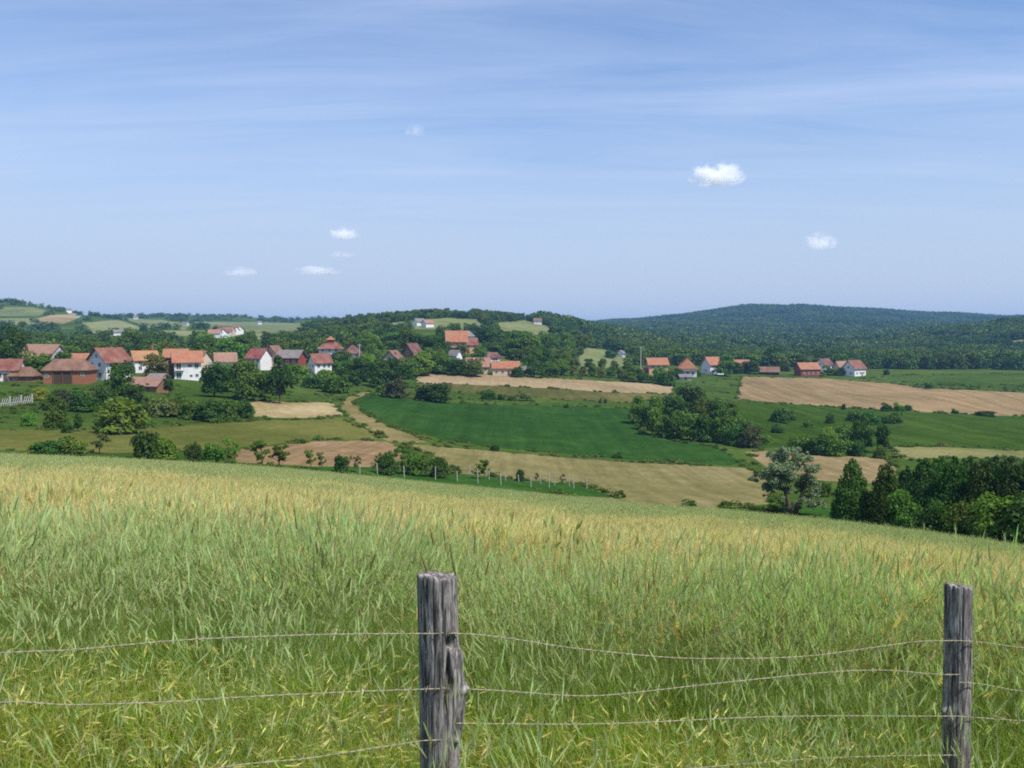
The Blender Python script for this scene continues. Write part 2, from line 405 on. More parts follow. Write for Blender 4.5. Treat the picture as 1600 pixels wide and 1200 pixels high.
# ---- the fields: outlines in the picture, laid on the ground
FIELDS = [  # name, label, outline, material args
 ('hay_meadow', [(640,694),(700,699),(760,704),(860,713),(960,721),(1100,728),(1162,731),(1215,752),(1212,786),(1120,795),(1000,790),(900,776),(800,763),(730,748),(690,722)], dict(a=(0.143,0.144,0.056), b=(0.206,0.178,0.085), c=(0.242,0.205,0.111), patch=.03, row=R(-20), row_sp=2.5)),
 ('stubble_field', [(366,702),(430,697),(490,690),(560,688),(603,690),(628,700),(640,716),(600,730),(480,728),(370,722)], dict(a=(0.162,0.114,0.065), b=(0.244,0.163,0.100), c=(0.281,0.198,0.124), patch=.05, row=R(60), row_sp=1.5)),
 ('wheat_field', [(553,622),(566,616),(600,619),(640,625),(700,629),(800,632),(900,635),(985,638),(988,655),(1006,676),(1040,688),(1100,695),(1128,702),(1160,723),(1140,727),(1060,723),(960,716),(860,707),(760,698),(690,687),(630,672),(590,656),(566,640)], dict(a=(0.024,0.060,0.013), b=(0.027,0.075,0.017), c=(0.046,0.096,0.020), patch=.025, row=R(78), row_sp=3.5, row_amt=.32)),
 ('ploughed_field', [(645,592),(668,583),(760,585),(860,591),(950,596),(1050,602),(1052,616),(960,613),(860,607),(760,602),(655,599)], dict(a=(0.250,0.181,0.116), b=(0.304,0.229,0.151), c=(0.347,0.270,0.184), patch=.04, row=R(80), row_sp=2.0, row_amt=.2)),
 ('grass_strip', [(655,599),(760,602),(860,607),(960,613),(1052,616),(1046,622),(985,630),(900,625),(800,619),(720,613),(648,610)], dict(a=(0.079,0.092,0.030), b=(0.119,0.112,0.045), c=(0.158,0.132,0.059), patch=.05, row=R(80), row_sp=3.0)),
 ('tilled_field', [(1160,588),(1280,591),(1400,600),(1450,607),(1520,610),(1600,614),(1680,618),(1680,656),(1600,651),(1450,644),(1340,638),(1230,631),(1150,623)], dict(a=(0.206,0.159,0.095), b=(0.276,0.197,0.120), c=(0.321,0.218,0.133), patch=.02, row=R(85), row_sp=4.0, row_amt=.4)),
 ('green_field', [(1345,591),(1400,587),(1480,585),(1600,583),(1700,583),(1700,603),(1600,602),(1500,601),(1420,598)], dict(a=(0.040,0.079,0.018), b=(0.059,0.106,0.024), c=(0.092,0.125,0.036), patch=.04, row=R(85), row_sp=3.0)),
 ('clover_meadow', [(1130,627),(1230,632),(1340,639),(1450,645),(1600,652),(1680,657),(1680,704),(1600,701),(1500,698),(1390,695),(1300,700),(1180,700),(1150,660)], dict(a=(0.028,0.063,0.009), b=(0.043,0.085,0.013), c=(0.056,0.100,0.019), patch=.03, row=R(85), row_sp=5.0, row_amt=.4)),
 ('stubble_field', [(1165,706),(1200,705),(1290,711),(1390,716),(1402,738),(1380,756),(1310,752),(1220,745)], dict(a=(0.199,0.160,0.085), b=(0.259,0.198,0.116), c=(0.296,0.228,0.139), patch=.05, row=R(70), row_sp=2.0)),
 ('hay_meadow', [(1392,698),(1480,699),(1560,703),(1640,706),(1640,716),(1560,716),(1480,716),(1440,722),(1410,716)], dict(a=(0.114,0.137,0.053), b=(0.171,0.175,0.074), c=(0.214,0.190,0.096), patch=.05)),
 ('pasture', [(-60,672),(120,672),(250,668),(400,657),(530,654),(565,668),(603,686),(560,686),(480,688),(420,695),(300,704),(150,708),(-60,700)], dict(a=(0.083,0.100,0.027), b=(0.114,0.122,0.036), c=(0.146,0.137,0.048), patch=.03)),
 ('sandy_yard', [(383,630),(420,626),(450,629),(520,629),(537,650),(470,653),(396,651)], dict(a=(0.224,0.172,0.089), b=(0.304,0.238,0.137), c=(0.383,0.323,0.214), patch=.07)),
 ('dirt_track', [(566,613),(545,620),(531,634),(540,646),(560,660),(585,676),(606,690),(640,694),(668,691),(628,674),(588,657),(564,641),(552,624),(580,612)], dict(a=(0.112,0.112,0.039), b=(0.185,0.152,0.071), c=(0.238,0.191,0.101), patch=.12)),
 ('vineyard_grass', [(440,728),(600,731),(690,738),(800,748),(900,756),(970,778),(900,776),(800,766),(700,756),(560,745)], dict(a=(0.023,0.066,0.013), b=(0.033,0.086,0.018), c=(0.046,0.102,0.024), patch=.08)),
 ('grass_bank', [(1140,797),(1160,790),(1215,790),(1290,793),(1385,815),(1340,818),(1240,808)], dict(a=(0.020,0.066,0.012), b=(0.030,0.089,0.015), c=(0.040,0.106,0.021), patch=.08)),
 ('sand_bank', [(526,563),(545,559),(561,558),(562,572),(557,584),(542,576)], dict(a=(0.198,0.139,0.065), b=(0.277,0.205,0.101), c=(0.343,0.271,0.149), patch=.1)),
 ('sand_slope', [(46,500),(80,492),(124,490),(122,497),(100,506),(70,504)], dict(a=(0.198,0.152,0.089), b=(0.277,0.211,0.125), c=(0.330,0.264,0.166), patch=.02)),
 ('hill_meadow', [(0,480),(50,480),(80,486),(60,493),(0,494)], dict(a=(.11,.14,.06), b=(.16,.185,.085), c=(.21,.22,.12), patch=.012)),
 ('hill_meadow', [(135,515),(160,511),(178,516),(175,528),(140,529)], dict(a=(.11,.14,.06), b=(.16,.185,.085), c=(.21,.22,.12), patch=.012)),
 ('hill_meadow', [(190,496),(250,500),(300,506),(290,516),(230,512)], dict(a=(.11,.14,.06), b=(.16,.185,.085), c=(.21,.22,.12), patch=.012)),
 ('hill_meadow', [(300,503),(390,503),(470,505),(480,516),(400,520),(330,514)], dict(a=(.11,.14,.06), b=(.16,.185,.085), c=(.21,.22,.12), patch=.012)),
 ('hill_meadow', [(-60,497),(45,497),(58,507),(-60,511)], dict(a=(.13,.155,.07), b=(.19,.21,.1), c=(.24,.245,.135), patch=.012)),
 ('hill_meadow', [(128,504),(185,500),(228,513),(180,518),(136,513)], dict(a=(.13,.155,.07), b=(.19,.21,.1), c=(.24,.245,.135), patch=.012)),
 ('hill_meadow', [(240,516),(325,517),(338,526),(262,525)], dict(a=(.13,.155,.07), b=(.19,.21,.1), c=(.24,.245,.135), patch=.012)),
 ('hill_meadow', [(390,521),(470,518),(520,513),(535,520),(470,528),(396,530)], dict(a=(.13,.155,.07), b=(.19,.21,.1), c=(.24,.245,.135), patch=.012)),
 ('hill_meadow', [(600,506),(650,500),(700,497),(744,499),(757,508),(752,517),(690,515),(620,513)], dict(a=(.11,.14,.06), b=(.16,.185,.085), c=(.21,.22,.12), patch=.015)),
 ('hill_meadow', [(770,505),(820,500),(860,510),(868,519),(820,526),(780,524)], dict(a=(.11,.14,.06), b=(.16,.185,.085), c=(.21,.22,.12), patch=.015)),
 ('hill_meadow', [(915,543),(945,546),(985,556),(1000,566),(960,575),(900,575),(905,556)], dict(a=(.11,.14,.06), b=(.16,.185,.085), c=(.21,.22,.12), patch=.02)),
 ('hill_meadow', [(1065,534),(1090,532),(1100,537),(1072,540)], dict(a=(.08,.11,.04), b=(.12,.15,.055), c=(.15,.17,.07), patch=.02)),
 ('hill_meadow', [(1120,529),(1160,528),(1178,532),(1130,535)], dict(a=(.08,.11,.04), b=(.12,.15,.055), c=(.15,.17,.07), patch=.02)),
 ('hill_meadow', [(1435,533),(1470,529),(1510,530),(1522,537),(1480,540)], dict(a=(.11,.14,.06), b=(.16,.185,.085), c=(.21,.22,.12), patch=.02)),
 ('hill_meadow', [(1542,537),(1600,530),(1650,530),(1650,548),(1560,546)], dict(a=(.11,.14,.06), b=(.16,.185,.085), c=(.21,.22,.12), patch=.02)),
]
def densify(poly, step=14):
    out = []
    for (x0, y0), (x1, y1) in zip(poly, poly[1:]+poly[:1]):
        n = max(1, int(math.hypot(x1-x0, (y1-y0)*2)/step))
        for k in range(n): out.append((x0+(x1-x0)*k/n + (random.uniform(-2, 2) if k else 0), y0+(y1-y0)*k/n + (random.uniform(-.7, .7) if k else 0)))
    return out
pts = []; faces_in = []
def key(X, Y): return (math.atan2(X, Y), math.log(math.hypot(X, Y))*0.45)
for (nm, poly, _m) in FIELDS:
    ring = [key(*ground_at(px, py)[:2]) for (px, py) in densify(poly)]
    if sum(a[0]*b[1]-b[0]*a[1] for a, b in zip(ring, ring[1:]+ring[:1])) < 0: ring.reverse()
    faces_in.append(list(range(len(pts), len(pts)+len(ring)))); pts += ring
# the near crop field outline (by distance)
crop = []
for px in range(-700, 2301, 20):
    u = (px-800)/F; d = float(crest_d(px))*1.05
    crop.append(key(u*d, d))
for px in range(2300, -701, -60):
    u = (px-800)/F; d = 1.9
    crop.append(key(u*d, d))
if sum(a[0]*b[1]-b[0]*a[1] for a, b in zip(crop, crop[1:]+crop[:1])) < 0: crop.reverse()
faces_in.append(list(range(len(pts), len(pts)+len(crop)))); pts += crop
rows = np.concatenate([np.arange(math.log(.05), math.log(18), .11), np.arange(math.log(18), math.log(90), .03), np.arange(math.log(90), math.log(900), .016), np.arange(math.log(900), math.log(6800), .03)])
nj = 0
for lr in rows:
    da = .0085 if lr > math.log(18) else .03
    for a in np.arange(-.66, .66, da):
        pts.append((a + random.uniform(-.2, .2)*da, lr*0.45 + random.uniform(-.15, .15)*.007))
for lr in rows[::3]:
    for a in np.concatenate([np.arange(-math.pi, -.69, .09), [-.67, .67], np.arange(.72, math.pi, .09), [math.pi]]):
        pts.append((float(a), lr*0.45))
cv_, ce_, cf_, _o1, _o2, of_ = delaunay_2d_cdt([Vector(p) for p in pts], [], faces_in, 0, 1e-7, True)
cv_ = np.array([tuple(v) for v in cv_])
rr_ = np.exp(cv_[:, 1]/0.45)
TX, TY = rr_*np.sin(cv_[:, 0]), rr_*np.cos(cv_[:, 0])
TZ = H(TX, TY)
NF = len(FIELDS)
owner = np.full(len(cf_), -1)
for k, o in enumerate(of_):
    if o: owner[k] = max(o)
def submesh(name, sel):
    used = {}; V = []; Fa = []
    for k in np.nonzero(sel)[0]:
        f = []
        for i in cf_[k]:
            if i not in used:
                used[i] = len(V); V.append((TX[i], TY[i], TZ[i]))
            f.append(used[i])
        a, b, c = (V[i] for i in f)
        if (b[0]-a[0])*(c[1]-a[1]) - (b[1]-a[1])*(c[0]-a[0]) < 0: f.reverse()
        Fa.append(f)
    return mesh_np(name, V, Fa, smooth=True)
gm = field_mat('ground_grass', (.035,.07,.014), (.055,.095,.02), (.10,.125,.036), .025)
tag(link('ground', submesh('ground', owner == -1), gm), 'green grassy ground of the valley and hills', kind='structure')
for k, (nm, poly, ma) in enumerate(FIELDS):
    tag(link(nm, submesh(nm, owner == k), field_mat(nm, **ma)), kind='structure')
crop_mat = field_mat('crop_soil', (.06,.075,.02), (.085,.09,.03), (.12,.1,.045), .15, fine=9.0)
tag(link('crop_field', submesh('crop_field', owner == NF), crop_mat), kind='structure')

# ------------------------------------------------------------------ scattered stuff by geometry nodes
def scatter(name, P, rot, scl, pid, protos, mat):
    """one object: points carrying instances of small mesh clumps"""
    me = bpy.data.meshes.new(name)
    me.from_pydata([tuple(p) for p in P], [], [])
    n = len(P)
    for nm, ty, data, key_ in (('rot', 'FLOAT_VECTOR', rot, 'vector'), ('scl', 'FLOAT_VECTOR', scl, 'vector'), ('pid', 'INT', pid, 'value')):
        a = me.attributes.new(nm, ty, 'POINT')
        a.data.foreach_set(key_, np.ascontiguousarray(data, dtype=np.int32 if ty == 'INT' else np.float32).ravel())
    o = link(name, me)
    ng = bpy.data.node_groups.new(name, 'GeometryNodeTree')
    ng.interface.new_socket('Geometry', in_out='INPUT', socket_type='NodeSocketGeometry')
    ng.interface.new_socket('Geometry', in_out='OUTPUT', socket_type='NodeSocketGeometry')
    gi = ng.nodes.new('NodeGroupInput'); go = ng.nodes.new('NodeGroupOutput')
    jn = ng.nodes.new('GeometryNodeJoinGeometry')
    def attr(nm, ty):
        a = ng.nodes.new('GeometryNodeInputNamedAttribute'); a.data_type = ty; a.inputs[0].default_value = nm
        return a.outputs[0]
    ar, asc, ap = attr('rot', 'FLOAT_VECTOR'), attr('scl', 'FLOAT_VECTOR'), attr('pid', 'INT')
    for i, pm in enumerate(protos):
        po = bpy.data.objects.new(name + '_clump', pm)          # never linked to the scene: only a source of geometry
        if not pm.materials: pm.materials.append(mat)
        inf = ng.nodes.new('GeometryNodeObjectInfo'); inf.inputs['Object'].default_value = po
        cmpn = ng.nodes.new('FunctionNodeCompare'); cmpn.data_type = 'INT'; cmpn.operation = 'EQUAL'
        ng.links.new(ap, [s for s in cmpn.inputs if s.enabled and s.type == 'INT'][0])
        [s for s in cmpn.inputs if s.enabled and s.type == 'INT'][1].default_value = i
        ip = ng.nodes.new('GeometryNodeInstanceOnPoints')
        ng.links.new(gi.outputs[0], ip.inputs['Points'])
        ng.links.new(cmpn.outputs[0], ip.inputs['Selection'])
        ng.links.new(inf.outputs['Geometry'], ip.inputs['Instance'])
        ng.links.new(ar, ip.inputs['Rotation']); ng.links.new(asc, ip.inputs['Scale'])
        ng.links.new(ip.outputs[0], jn.inputs[0])
    ng.links.new(jn.outputs[0], go.inputs[0])
    md = o.modifiers.new('scatter', 'NODES'); md.node_group = ng
    return o

# ------------------------------------------------------------------ grass and crop clumps
class Blades:
    def __init__(s): s.V = []; s.F = []; s.Cc = []
    def blade(s, x, y, phi, l, w, lean, curl, c0, c1, seg=4, z0=0.0):
        """a curved, tapering blade; returns its tip and tip direction"""
        b = len(s.V)
        ang = lean; p = np.array([x, y, z0]); d = np.array([math.cos(phi), math.sin(phi), 0]); side = np.array([-math.sin(phi), math.cos(phi), 0])
        tw = random.uniform(-.8, .8); side = side*math.cos(tw) + d*math.sin(tw)
        for i in range(seg+1):
            t = i/seg
            ww = w*(1 - t**1.6)*(0.6+0.4*min(1, t*4)) + w*0.05
            c = np.array(c0)*(1-t) + np.array(c1)*t
            s.V += [tuple(p - side*ww/2), tuple(p + side*ww/2)]; s.Cc += [tuple(c), tuple(c)]
            dirv = d*math.sin(ang) + np.array([0, 0, math.cos(ang)])
            p = p + dirv*l/seg
            ang += curl/seg
        for i in range(seg):
            s.F.append((b+2*i, b+2*i+1, b+2*i+3, b+2*i+2))
        return p, dirv
    def ear(s, p, d, l, w, col, awn=0.0, nawn=6, acol=None):
        d = Vector(d).normalized(); a = d.orthogonal().normalized(); e = d.cross(a)
        p = Vector(p)
        for ax in (a, e):
            b = len(s.V)
            prof = [(0, .3), (.25, 1), (.7, .85), (1, .1)]
            for t, k in prof:
                q = p + d*l*t
                s.V += [tuple(q - ax*w*k/2), tuple(q + ax*w*k/2)]; s.Cc += [tuple(col)]*2
            for i in range(3): s.F.append((b+2*i, b+2*i+1, b+2*i+3, b+2*i+2))
        for k in range(nawn if awn else 0):
            t = random.uniform(.1, .9); th = random.uniform(0, 6.28)
            o = (math.cos(th)*a + math.sin(th)*e)
            q = p + d*l*t; q2 = q + (d*0.93 + o*0.32).normalized()*awn
            sd = d.cross(o)*w*0.10; b = len(s.V)
            s.V += [tuple(q-sd), tuple(q+sd), tuple(q2)]; s.Cc += [tuple(acol or col)]*3
            s.F.append((b, b+1, b+2))
    def mesh(s, name): return mesh_np(name, s.V, s.F, False, np.array(s.Cc))
def jit(c, v=.25):
    k = 1 + random.uniform(-v, v); return tuple(min(1, max(0, x*k*(1+random.uniform(-.08, .08)))) for x in c)
GREEN = (.20, .33, .012); DGREEN = (.105, .19, .008); YGREEN = (.38, .40, .035); GREY = (.37, .46, .19); STRAW = (.56, .45, .16); GOLD = (.64, .55, .26); BROWN = (.22, .15, .05)
U = random.uniform
def verge(seed, n=62, rad=.22):
    random.seed(seed); b = Blades()
    for _ in range(n):
        r_ = rad*math.sqrt(random.random()); th = U(0, 6.28)
        q = random.random()
        if q < .55: c0, c1, l, w, cu = DGREEN, jit(GREEN), U(.22, .54), U(.002, .0055), U(.2, 1.8)
        elif q < .80: c0, c1, l, w, cu = GREEN, jit(YGREEN), U(.25, .55), U(.002, .005), U(.5, 1.7)
        else: c0, c1, l, w, cu = BROWN, jit(STRAW), U(.2, .5), U(.002, .005), U(.4, 2.4)
        b.blade(r_*math.cos(th), r_*math.sin(th), U(0, 6.28), l, w, U(.02, .6), cu, jit(c0), c1)
    return b.mesh('verge_clump')
def dead(seed, n=40, rad=.22):
    random.seed(seed); b = Blades()
    for _ in range(n):
        r_ = rad*math.sqrt(random.random()); th = U(0, 6.28)
        c = random.choice([STRAW, (.46, .44, .13), BROWN, (.36, .38, .07), GREEN])
        p, d = b.blade(r_*math.cos(th), r_*math.sin(th), U(0, 6.28), U(.25, .5), U(.002, .005), U(.1, .7), U(.6, 2.0), jit((.2, .2, .05)), jit(c))
        if random.random() < .5: b.ear(p, d, U(.045, .07), .0075, jit(random.choice([(.84, .74, .3), (.7, .58, .22), (.55, .55, .15), (.36, .27, .1)])), .06, 7, jit((.8, .72, .34)))
    return b.mesh('dead_clump')
def rye(seed, n=64, rad=.24, wide=1.0, hs=1.0):
    random.seed(seed); b = Blades()
    for _ in range(n):
        r_ = rad*math.sqrt(random.random()); th = U(0, 6.28)
        if random.random() < .5:
            b.blade(r_*math.cos(th), r_*math.sin(th), U(0, 6.28), U(.35, .64)*hs, U(.0022, .0044)*wide, U(.02, .3), U(.2, 1.1), jit(GREEN), jit(GREY))
        else:
            p, d = b.blade(r_*math.cos(th), r_*math.sin(th), U(0, 6.28), U(.52, .74)*hs, .0024*wide, U(.0, .2), U(.05, .7), jit(GREEN), jit((.38, .46, .18)))
            b.ear(p, d, U(.07, .12), .0075*wide, jit((.44, .50, .26)), .05, 6, jit((.48, .53, .3)))
    return b.mesh('rye_clump')
def barley(seed, n=42, rad=.26, wide=1.0, gold=1.0):
    random.seed(seed); b = Blades()
    for _ in range(n):
        r_ = rad*math.sqrt(random.random()); th = U(0, 6.28)
        if random.random() < .3:
            b.blade(r_*math.cos(th), r_*math.sin(th), U(0, 6.28), U(.3, .52), U(.003, .0055)*wide, U(.02, .3), U(.3, 1.4), jit(DGREEN), jit((.27, .31, .07)))
        else:
            p, d = b.blade(r_*math.cos(th), r_*math.sin(th), U(0, 6.28), U(.46, .64), .0024*wide, U(.0, .2), U(.1, .9), jit((.22, .28, .05)), jit((.52, .48, .19)))
            c = jit(GOLD) if random.random() < gold else jit((.36, .42, .16))
            b.ear(p, d, U(.06, .09), .010*wide, c, .10, 7, jit((.67, .59, .32)) if random.random() < gold else c)
    return b.mesh('barley_clump')
def fountain(seed, n=26):
    random.seed(seed); b = Blades()
    for _ in range(n):
        th = U(0, 6.28); r_ = .05*random.random()
        p, d = b.blade(r_*math.cos(th), r_*math.sin(th), th+U(-.5, .5), U(.6, .95), U(.003, .006), U(.05, .35), U(.5, 1.9), jit(GREEN), jit((.32, .41, .14)), seg=6)
    return b.mesh('arching_clump')
def stalks(seed, n=9):
    random.seed(seed); b = Blades()
    for _ in range(n):
        th = U(0, 6.28); r_ = .15*random.random()
        p, d = b.blade(r_*math.cos(th), r_*math.sin(th), U(0, 6.28), U(.55, .85), .003, U(.0, .15), U(.05, .4), jit((.3, .3, .08)), jit((.4, .3, .14)))
        b.ear(p, d, U(.08, .14), .012, jit((.44, .36, .17)), .03, 9, jit((.5, .42, .2)))
    return b.mesh('stalk_clump')
grass_mat = leaf_mat('grass_blades', True, trans=0.45, var=0.24)
def near_pts(y0, y1, dens):
    um = 0.98
    n = int(um*(y1*y1 - y0*y0)*dens)
    y = np.sqrt(rng.uniform(y0*y0, y1*y1, n)); u = rng.uniform(-um, um, n)
    return u*y, y
def smooth_noise(X, Y, seed, s):
    g = np.random.default_rng(seed); out = 0
    for k in range(7):
        th = g.uniform(0, 6.28); f = 6.28/s*g.uniform(.5, 2.2); out = out + np.sin(f*(X*np.cos(th)+Y*np.sin(th)) + g.uniform(0, 6.28))
    return out/2.6
allx, ally = [], []
for (y0, y1, dn) in ((1.9, 3.4, 60), (3.4, 8, 84), (8, 18, 52), (18, 40, 30), (40, 88, 14)):
    x, y = near_pts(y0, y1, dn); allx.append(x); ally.append(y)
GX = np.concatenate(allx); GY = np.concatenate(ally)
gpx = 800 + F*GX/GY
keep = GY < crest_d(gpx)*1.06
GX, GY, gpx = GX[keep], GY[keep], gpx[keep]
GZ = H(GX, GY)
_, gpy = project(GX, GY, GZ + .68)
rel = gpy - edge_px(gpx)                                        # rows below the far edge of the field
rel = rel + smooth_noise(GX, GY, 3, 7.0)*np.clip(rel, 4, 40)*.28 + smooth_noise(GX, GY, 4, 1.6)*np.clip(rel, 4, 60)*.10
n = len(GX); pick = rng.random(n)
zone = np.where(rel < 24, 0, np.where(rel < 142, 1, np.where(rel < 205, 2, 3)))
prot = [verge(s) for s in (1, 2, 3, 4)] + [dead(s) for s in (5, 6)] + [rye(s) for s in (7, 8, 9)] + [rye(s, 54, .36, 1.5, .85) for s in (10, 11)] \
     + [barley(s, 46, .3, 1.25) for s in (12, 13, 14)] + [barley(s, 48, .36, 1.5, .3) for s in (15, 16)] + [fountain(17), fountain(18), stalks(19)]
pid = np.zeros(n, int)
ri = lambda lo, hi: rng.integers(lo, hi, n)
dn1 = smooth_noise(GX, GY, 9, 1.5) + .5*smooth_noise(GX, GY, 19, .5)
z3 = np.where((pick < .17 + .75*np.clip(dn1*1.6-.25, 0, 1)*np.interp(GY, [3, 4.2, 7], [.45, 1, 1])), ri(4, 6), np.where(pick < .86, ri(0, 4), ri(6, 9)))
z2 = np.where(pick < .76, ri(6, 9), np.where(pick < .96, ri(0, 4), ri(11, 14)))
z1 = np.where(pick < .86, ri(11, 14), np.where(pick < .95, ri(14, 16), ri(9, 11)))
z0 = np.where(pick < .72, ri(9, 11), ri(14, 16))
pid = np.select([zone == 3, zone == 2, zone == 1], [z3, z2, z1], z0)
ex = rng.random(n)
pid = np.where((ex < .03) & (zone >= 2) & (GY < 16), ri(16, 18), np.where((ex > .994) & (zone >= 2), 18, pid))
sc = rng.uniform(.86, 1.1, n)*np.where(zone == 3, np.interp(GY, [2, 3.4, 5, 9], [.6, .8, .95, 1.0]), 1.0)*(1 + .10*np.interp(GY, [8, 30], [1, .3])*smooth_noise(GX, GY, 12, 2.6))
scl = np.stack([sc, sc, sc*rng.uniform(.85, 1.15, n)], 1)
rot = np.stack([rng.normal(0, .09, n), rng.normal(0.05, .09, n), rng.uniform(0, 6.28, n)], 1)
P = np.stack([GX, GY, GZ - .02], 1)
for nm, sel, lab in (('meadow_grass', zone == 3, 'tangled green and straw yellow grass behind the fence'), ('rye_crop', (zone == 2), 'tall grey green grass heads in the middle of the field'),
                     ('barley_crop', zone == 1, 'golden band of ripening barley ears'), ('green_crop', zone == 0, 'green strip of crop along the far edge of the field')):
    o = scatter(nm, P[sel], rot[sel], scl[sel], pid[sel], prot, grass_mat)
    tag(o, lab, kind='stuff')

# ------------------------------------------------------------------ trees
TREE_LEAF = leaf_mat('leaves', False, trans=0.30, var=0.32)
BARK = plain_mat('bark', (.11, .085, .06), .4, 6.0)
def lobes_of(kind, g):
    """ellipsoid leaf masses (centre, radii) filling a crown of unit height and unit width"""
    L = []
    if kind == 'round':
        for k in range(22):
            th = g.uniform(0, 6.28); z = g.uniform(.10, .86); rr = .5*math.sqrt(max(0, 1-((z-.46)/.56)**2))*g.uniform(.35, .82)
            s = g.uniform(.15, .25); L.append(((rr*math.cos(th), rr*math.sin(th), z), (s, s, s*.8)))
        L += [((0, 0, .5), (.36, .36, .36)), ((.08, -.1, .22), (.34, .34, .2)), ((-.1, .1, .2), (.34, .34, .18))]
    elif kind == 'loose':
        for k in range(13):
            th = g.uniform(0, 6.28); z = g.uniform(.3, .9); rr = .42*g.uniform(.2, 1)
            s = g.uniform(.09, .17); L.append(((rr*math.cos(th), rr*math.sin(th), z), (s, s, s*.75)))
    elif kind == 'bush':
        for k in range(20):
            th = g.uniform(0, 6.28); rr = .40*math.sqrt(g.uniform(0, 1)); z = g.uniform(.08, .80)*(1-(rr/.64)**2)
            s = g.uniform(.14, .24); L.append(((rr*math.cos(th), rr*math.sin(th), max(z, .08)), (s, s, s*.95)))
        L += [((0, 0, .3), (.40, .40, .36)), ((.1, .1, .12), (.42, .42, .16)), ((-.12, -.08, .1), (.4, .4, .14))]
    elif kind == 'cone':
        for k in range(42):
            z = g.uniform(.03, .93); env = .47*min(1, (1-z)*1.7)**.75*min(1, .7+z*2.2)
            th = g.uniform(0, 6.28); rr = env*g.uniform(.55, .9); s = .05+.11*(1-z)
            L.append(((rr*math.cos(th), rr*math.sin(th), z), (s, s, s*1.1)))
        for z in (.1, .25, .42, .6, .76): L.append(((0, 0, z), (.47*min(1, (1-z)*1.6)**.8, .47*min(1, (1-z)*1.6)**.8, .17)))
        L.append(((0, 0, .92), (.05, .05, .08)))
    elif kind == 'poplar':
        for k in range(20):
            z = g.uniform(.12, .93); env = .40*math.sin(min(1, z*1.05)*math.pi)**.6
            th = g.uniform(0, 6.28); rr = env*g.uniform(.3, .8); s = g.uniform(.09, .16)
            L.append(((rr*math.cos(th), rr*math.sin(th), z), (s, s, s*1.2)))
        L.append(((0, 0, .5), (.25, .25, .36)))
    return L
def cards(L, n, size, g, squash=1.0, zmin=.02, shell=.72, droop=0.0):
    w = np.array([l[1][0]*l[1][1] for l in L]); w = w/w.sum()
    which = g.choice(len(L), n, p=w)
    d = g.normal(size=(n, 3)); d /= np.linalg.norm(d, axis=1)[:, None]
    d[:, 2] = np.where(d[:, 2] < -.35, -d[:, 2]*g.uniform(0, 1, n), d[:, 2])
    rad = g.uniform(shell, 1.06, n)
    cen = np.array([l[0] for l in L])[which]; rd = np.array([l[1] for l in L])[which]
    p = cen + d*rd*rad[:, None]
    p[:, 2] = np.maximum(p[:, 2], zmin)
    nrm = d + g.normal(scale=.55, size=(n, 3)); nrm[:, 2] += .25; nrm /= np.linalg.norm(nrm, axis=1)[:, None]
    ref = g.normal(size=(n, 3)); a = np.cross(nrm, ref); a /= np.linalg.norm(a, axis=1)[:, None]
    if droop: a[:, 2] -= droop; a /= np.linalg.norm(a, axis=1)[:, None]
    b = np.cross(nrm, a); b /= np.linalg.norm(b, axis=1)[:, None]
    s = (size*g.uniform(.55, 1.35, n))[:, None]
    fold = nrm*s*g.uniform(-.15, .3, n)[:, None]
    V = np.empty((n, 4, 3)); V[:, 0] = p - a*s*.62; V[:, 1] = p + b*s*.42 + fold; V[:, 2] = p + a*s*.62; V[:, 3] = p - b*s*.42 + fold
    return V.reshape(-1, 3), (np.arange(n)[:, None]*4 + np.arange(4)[None]).tolist()
def crown_mesh(kind, seed, n, size, droop=0.0):
    g = np.random.default_rng(seed)
    L = lobes_of(kind, g)
    V, Fa = cards(L, n, size, g, droop=droop)
    r = np.percentile(np.hypot(V[:, 0], V[:, 1]), 97); V[:, :2] *= .5/r
    top = V[:, 2].max(); V[:, 2] /= top
    return mesh_np(kind+'_crown', V, Fa), L
def trunk_mesh(kind, seed, L):
    random.seed(seed); b = MB()
    if kind in ('bush',):
        for k in range(5):
            th = U(0, 6.28); b.tube([(0, 0, -.15), (.08*math.cos(th), .08*math.sin(th), .15), (.25*math.cos(th), .25*math.sin(th), .5)], [.025, .018, .007], 5)
    else:
        lean = (U(-.04, .04), U(-.04, .04)); th_ = .030
        hgt = {'cone': .9, 'poplar': .85}.get(kind, .62)
        b.tube([(0, 0, -.12), (lean[0]*.3, lean[1]*.3, .12), (lean[0], lean[1], hgt*.6), (lean[0]*1.4, lean[1]*1.4, hgt)], [th_*1.35, th_, th_*.7, th_*.25], 7)
        for l in L[:8]:
            c = l[0]; z = max(.14, c[2]-.22)*.9
            b.tube([(lean[0]*z, lean[1]*z, z), (c[0]*.5, c[1]*.5, (z+c[2])/2+.02), c], [th_*.5, th_*.32, th_*.1], 5)
    return b.mesh(kind+'_trunk', True)
VAR = {}
for kind, cnt, nc, size, dr in (('round', 5, 2900, .066, 0), ('loose', 4, 1300, .062, 0), ('bush', 5, 2400, .078, 0), ('cone', 4, 7000, .042, .2), ('poplar', 3, 2200, .06, 0)):
    VAR[kind] = []
    for v in range(cnt):
        cm, L = crown_mesh(kind, 100+v*7+hash(kind[0]) % 1 + len(kind)*13, nc, size, dr)
        cm.materials.append(TREE_LEAF)
        tm = trunk_mesh(kind, 300+v, L); tm.materials.append(BARK)
        VAR[kind].append((cm, tm))
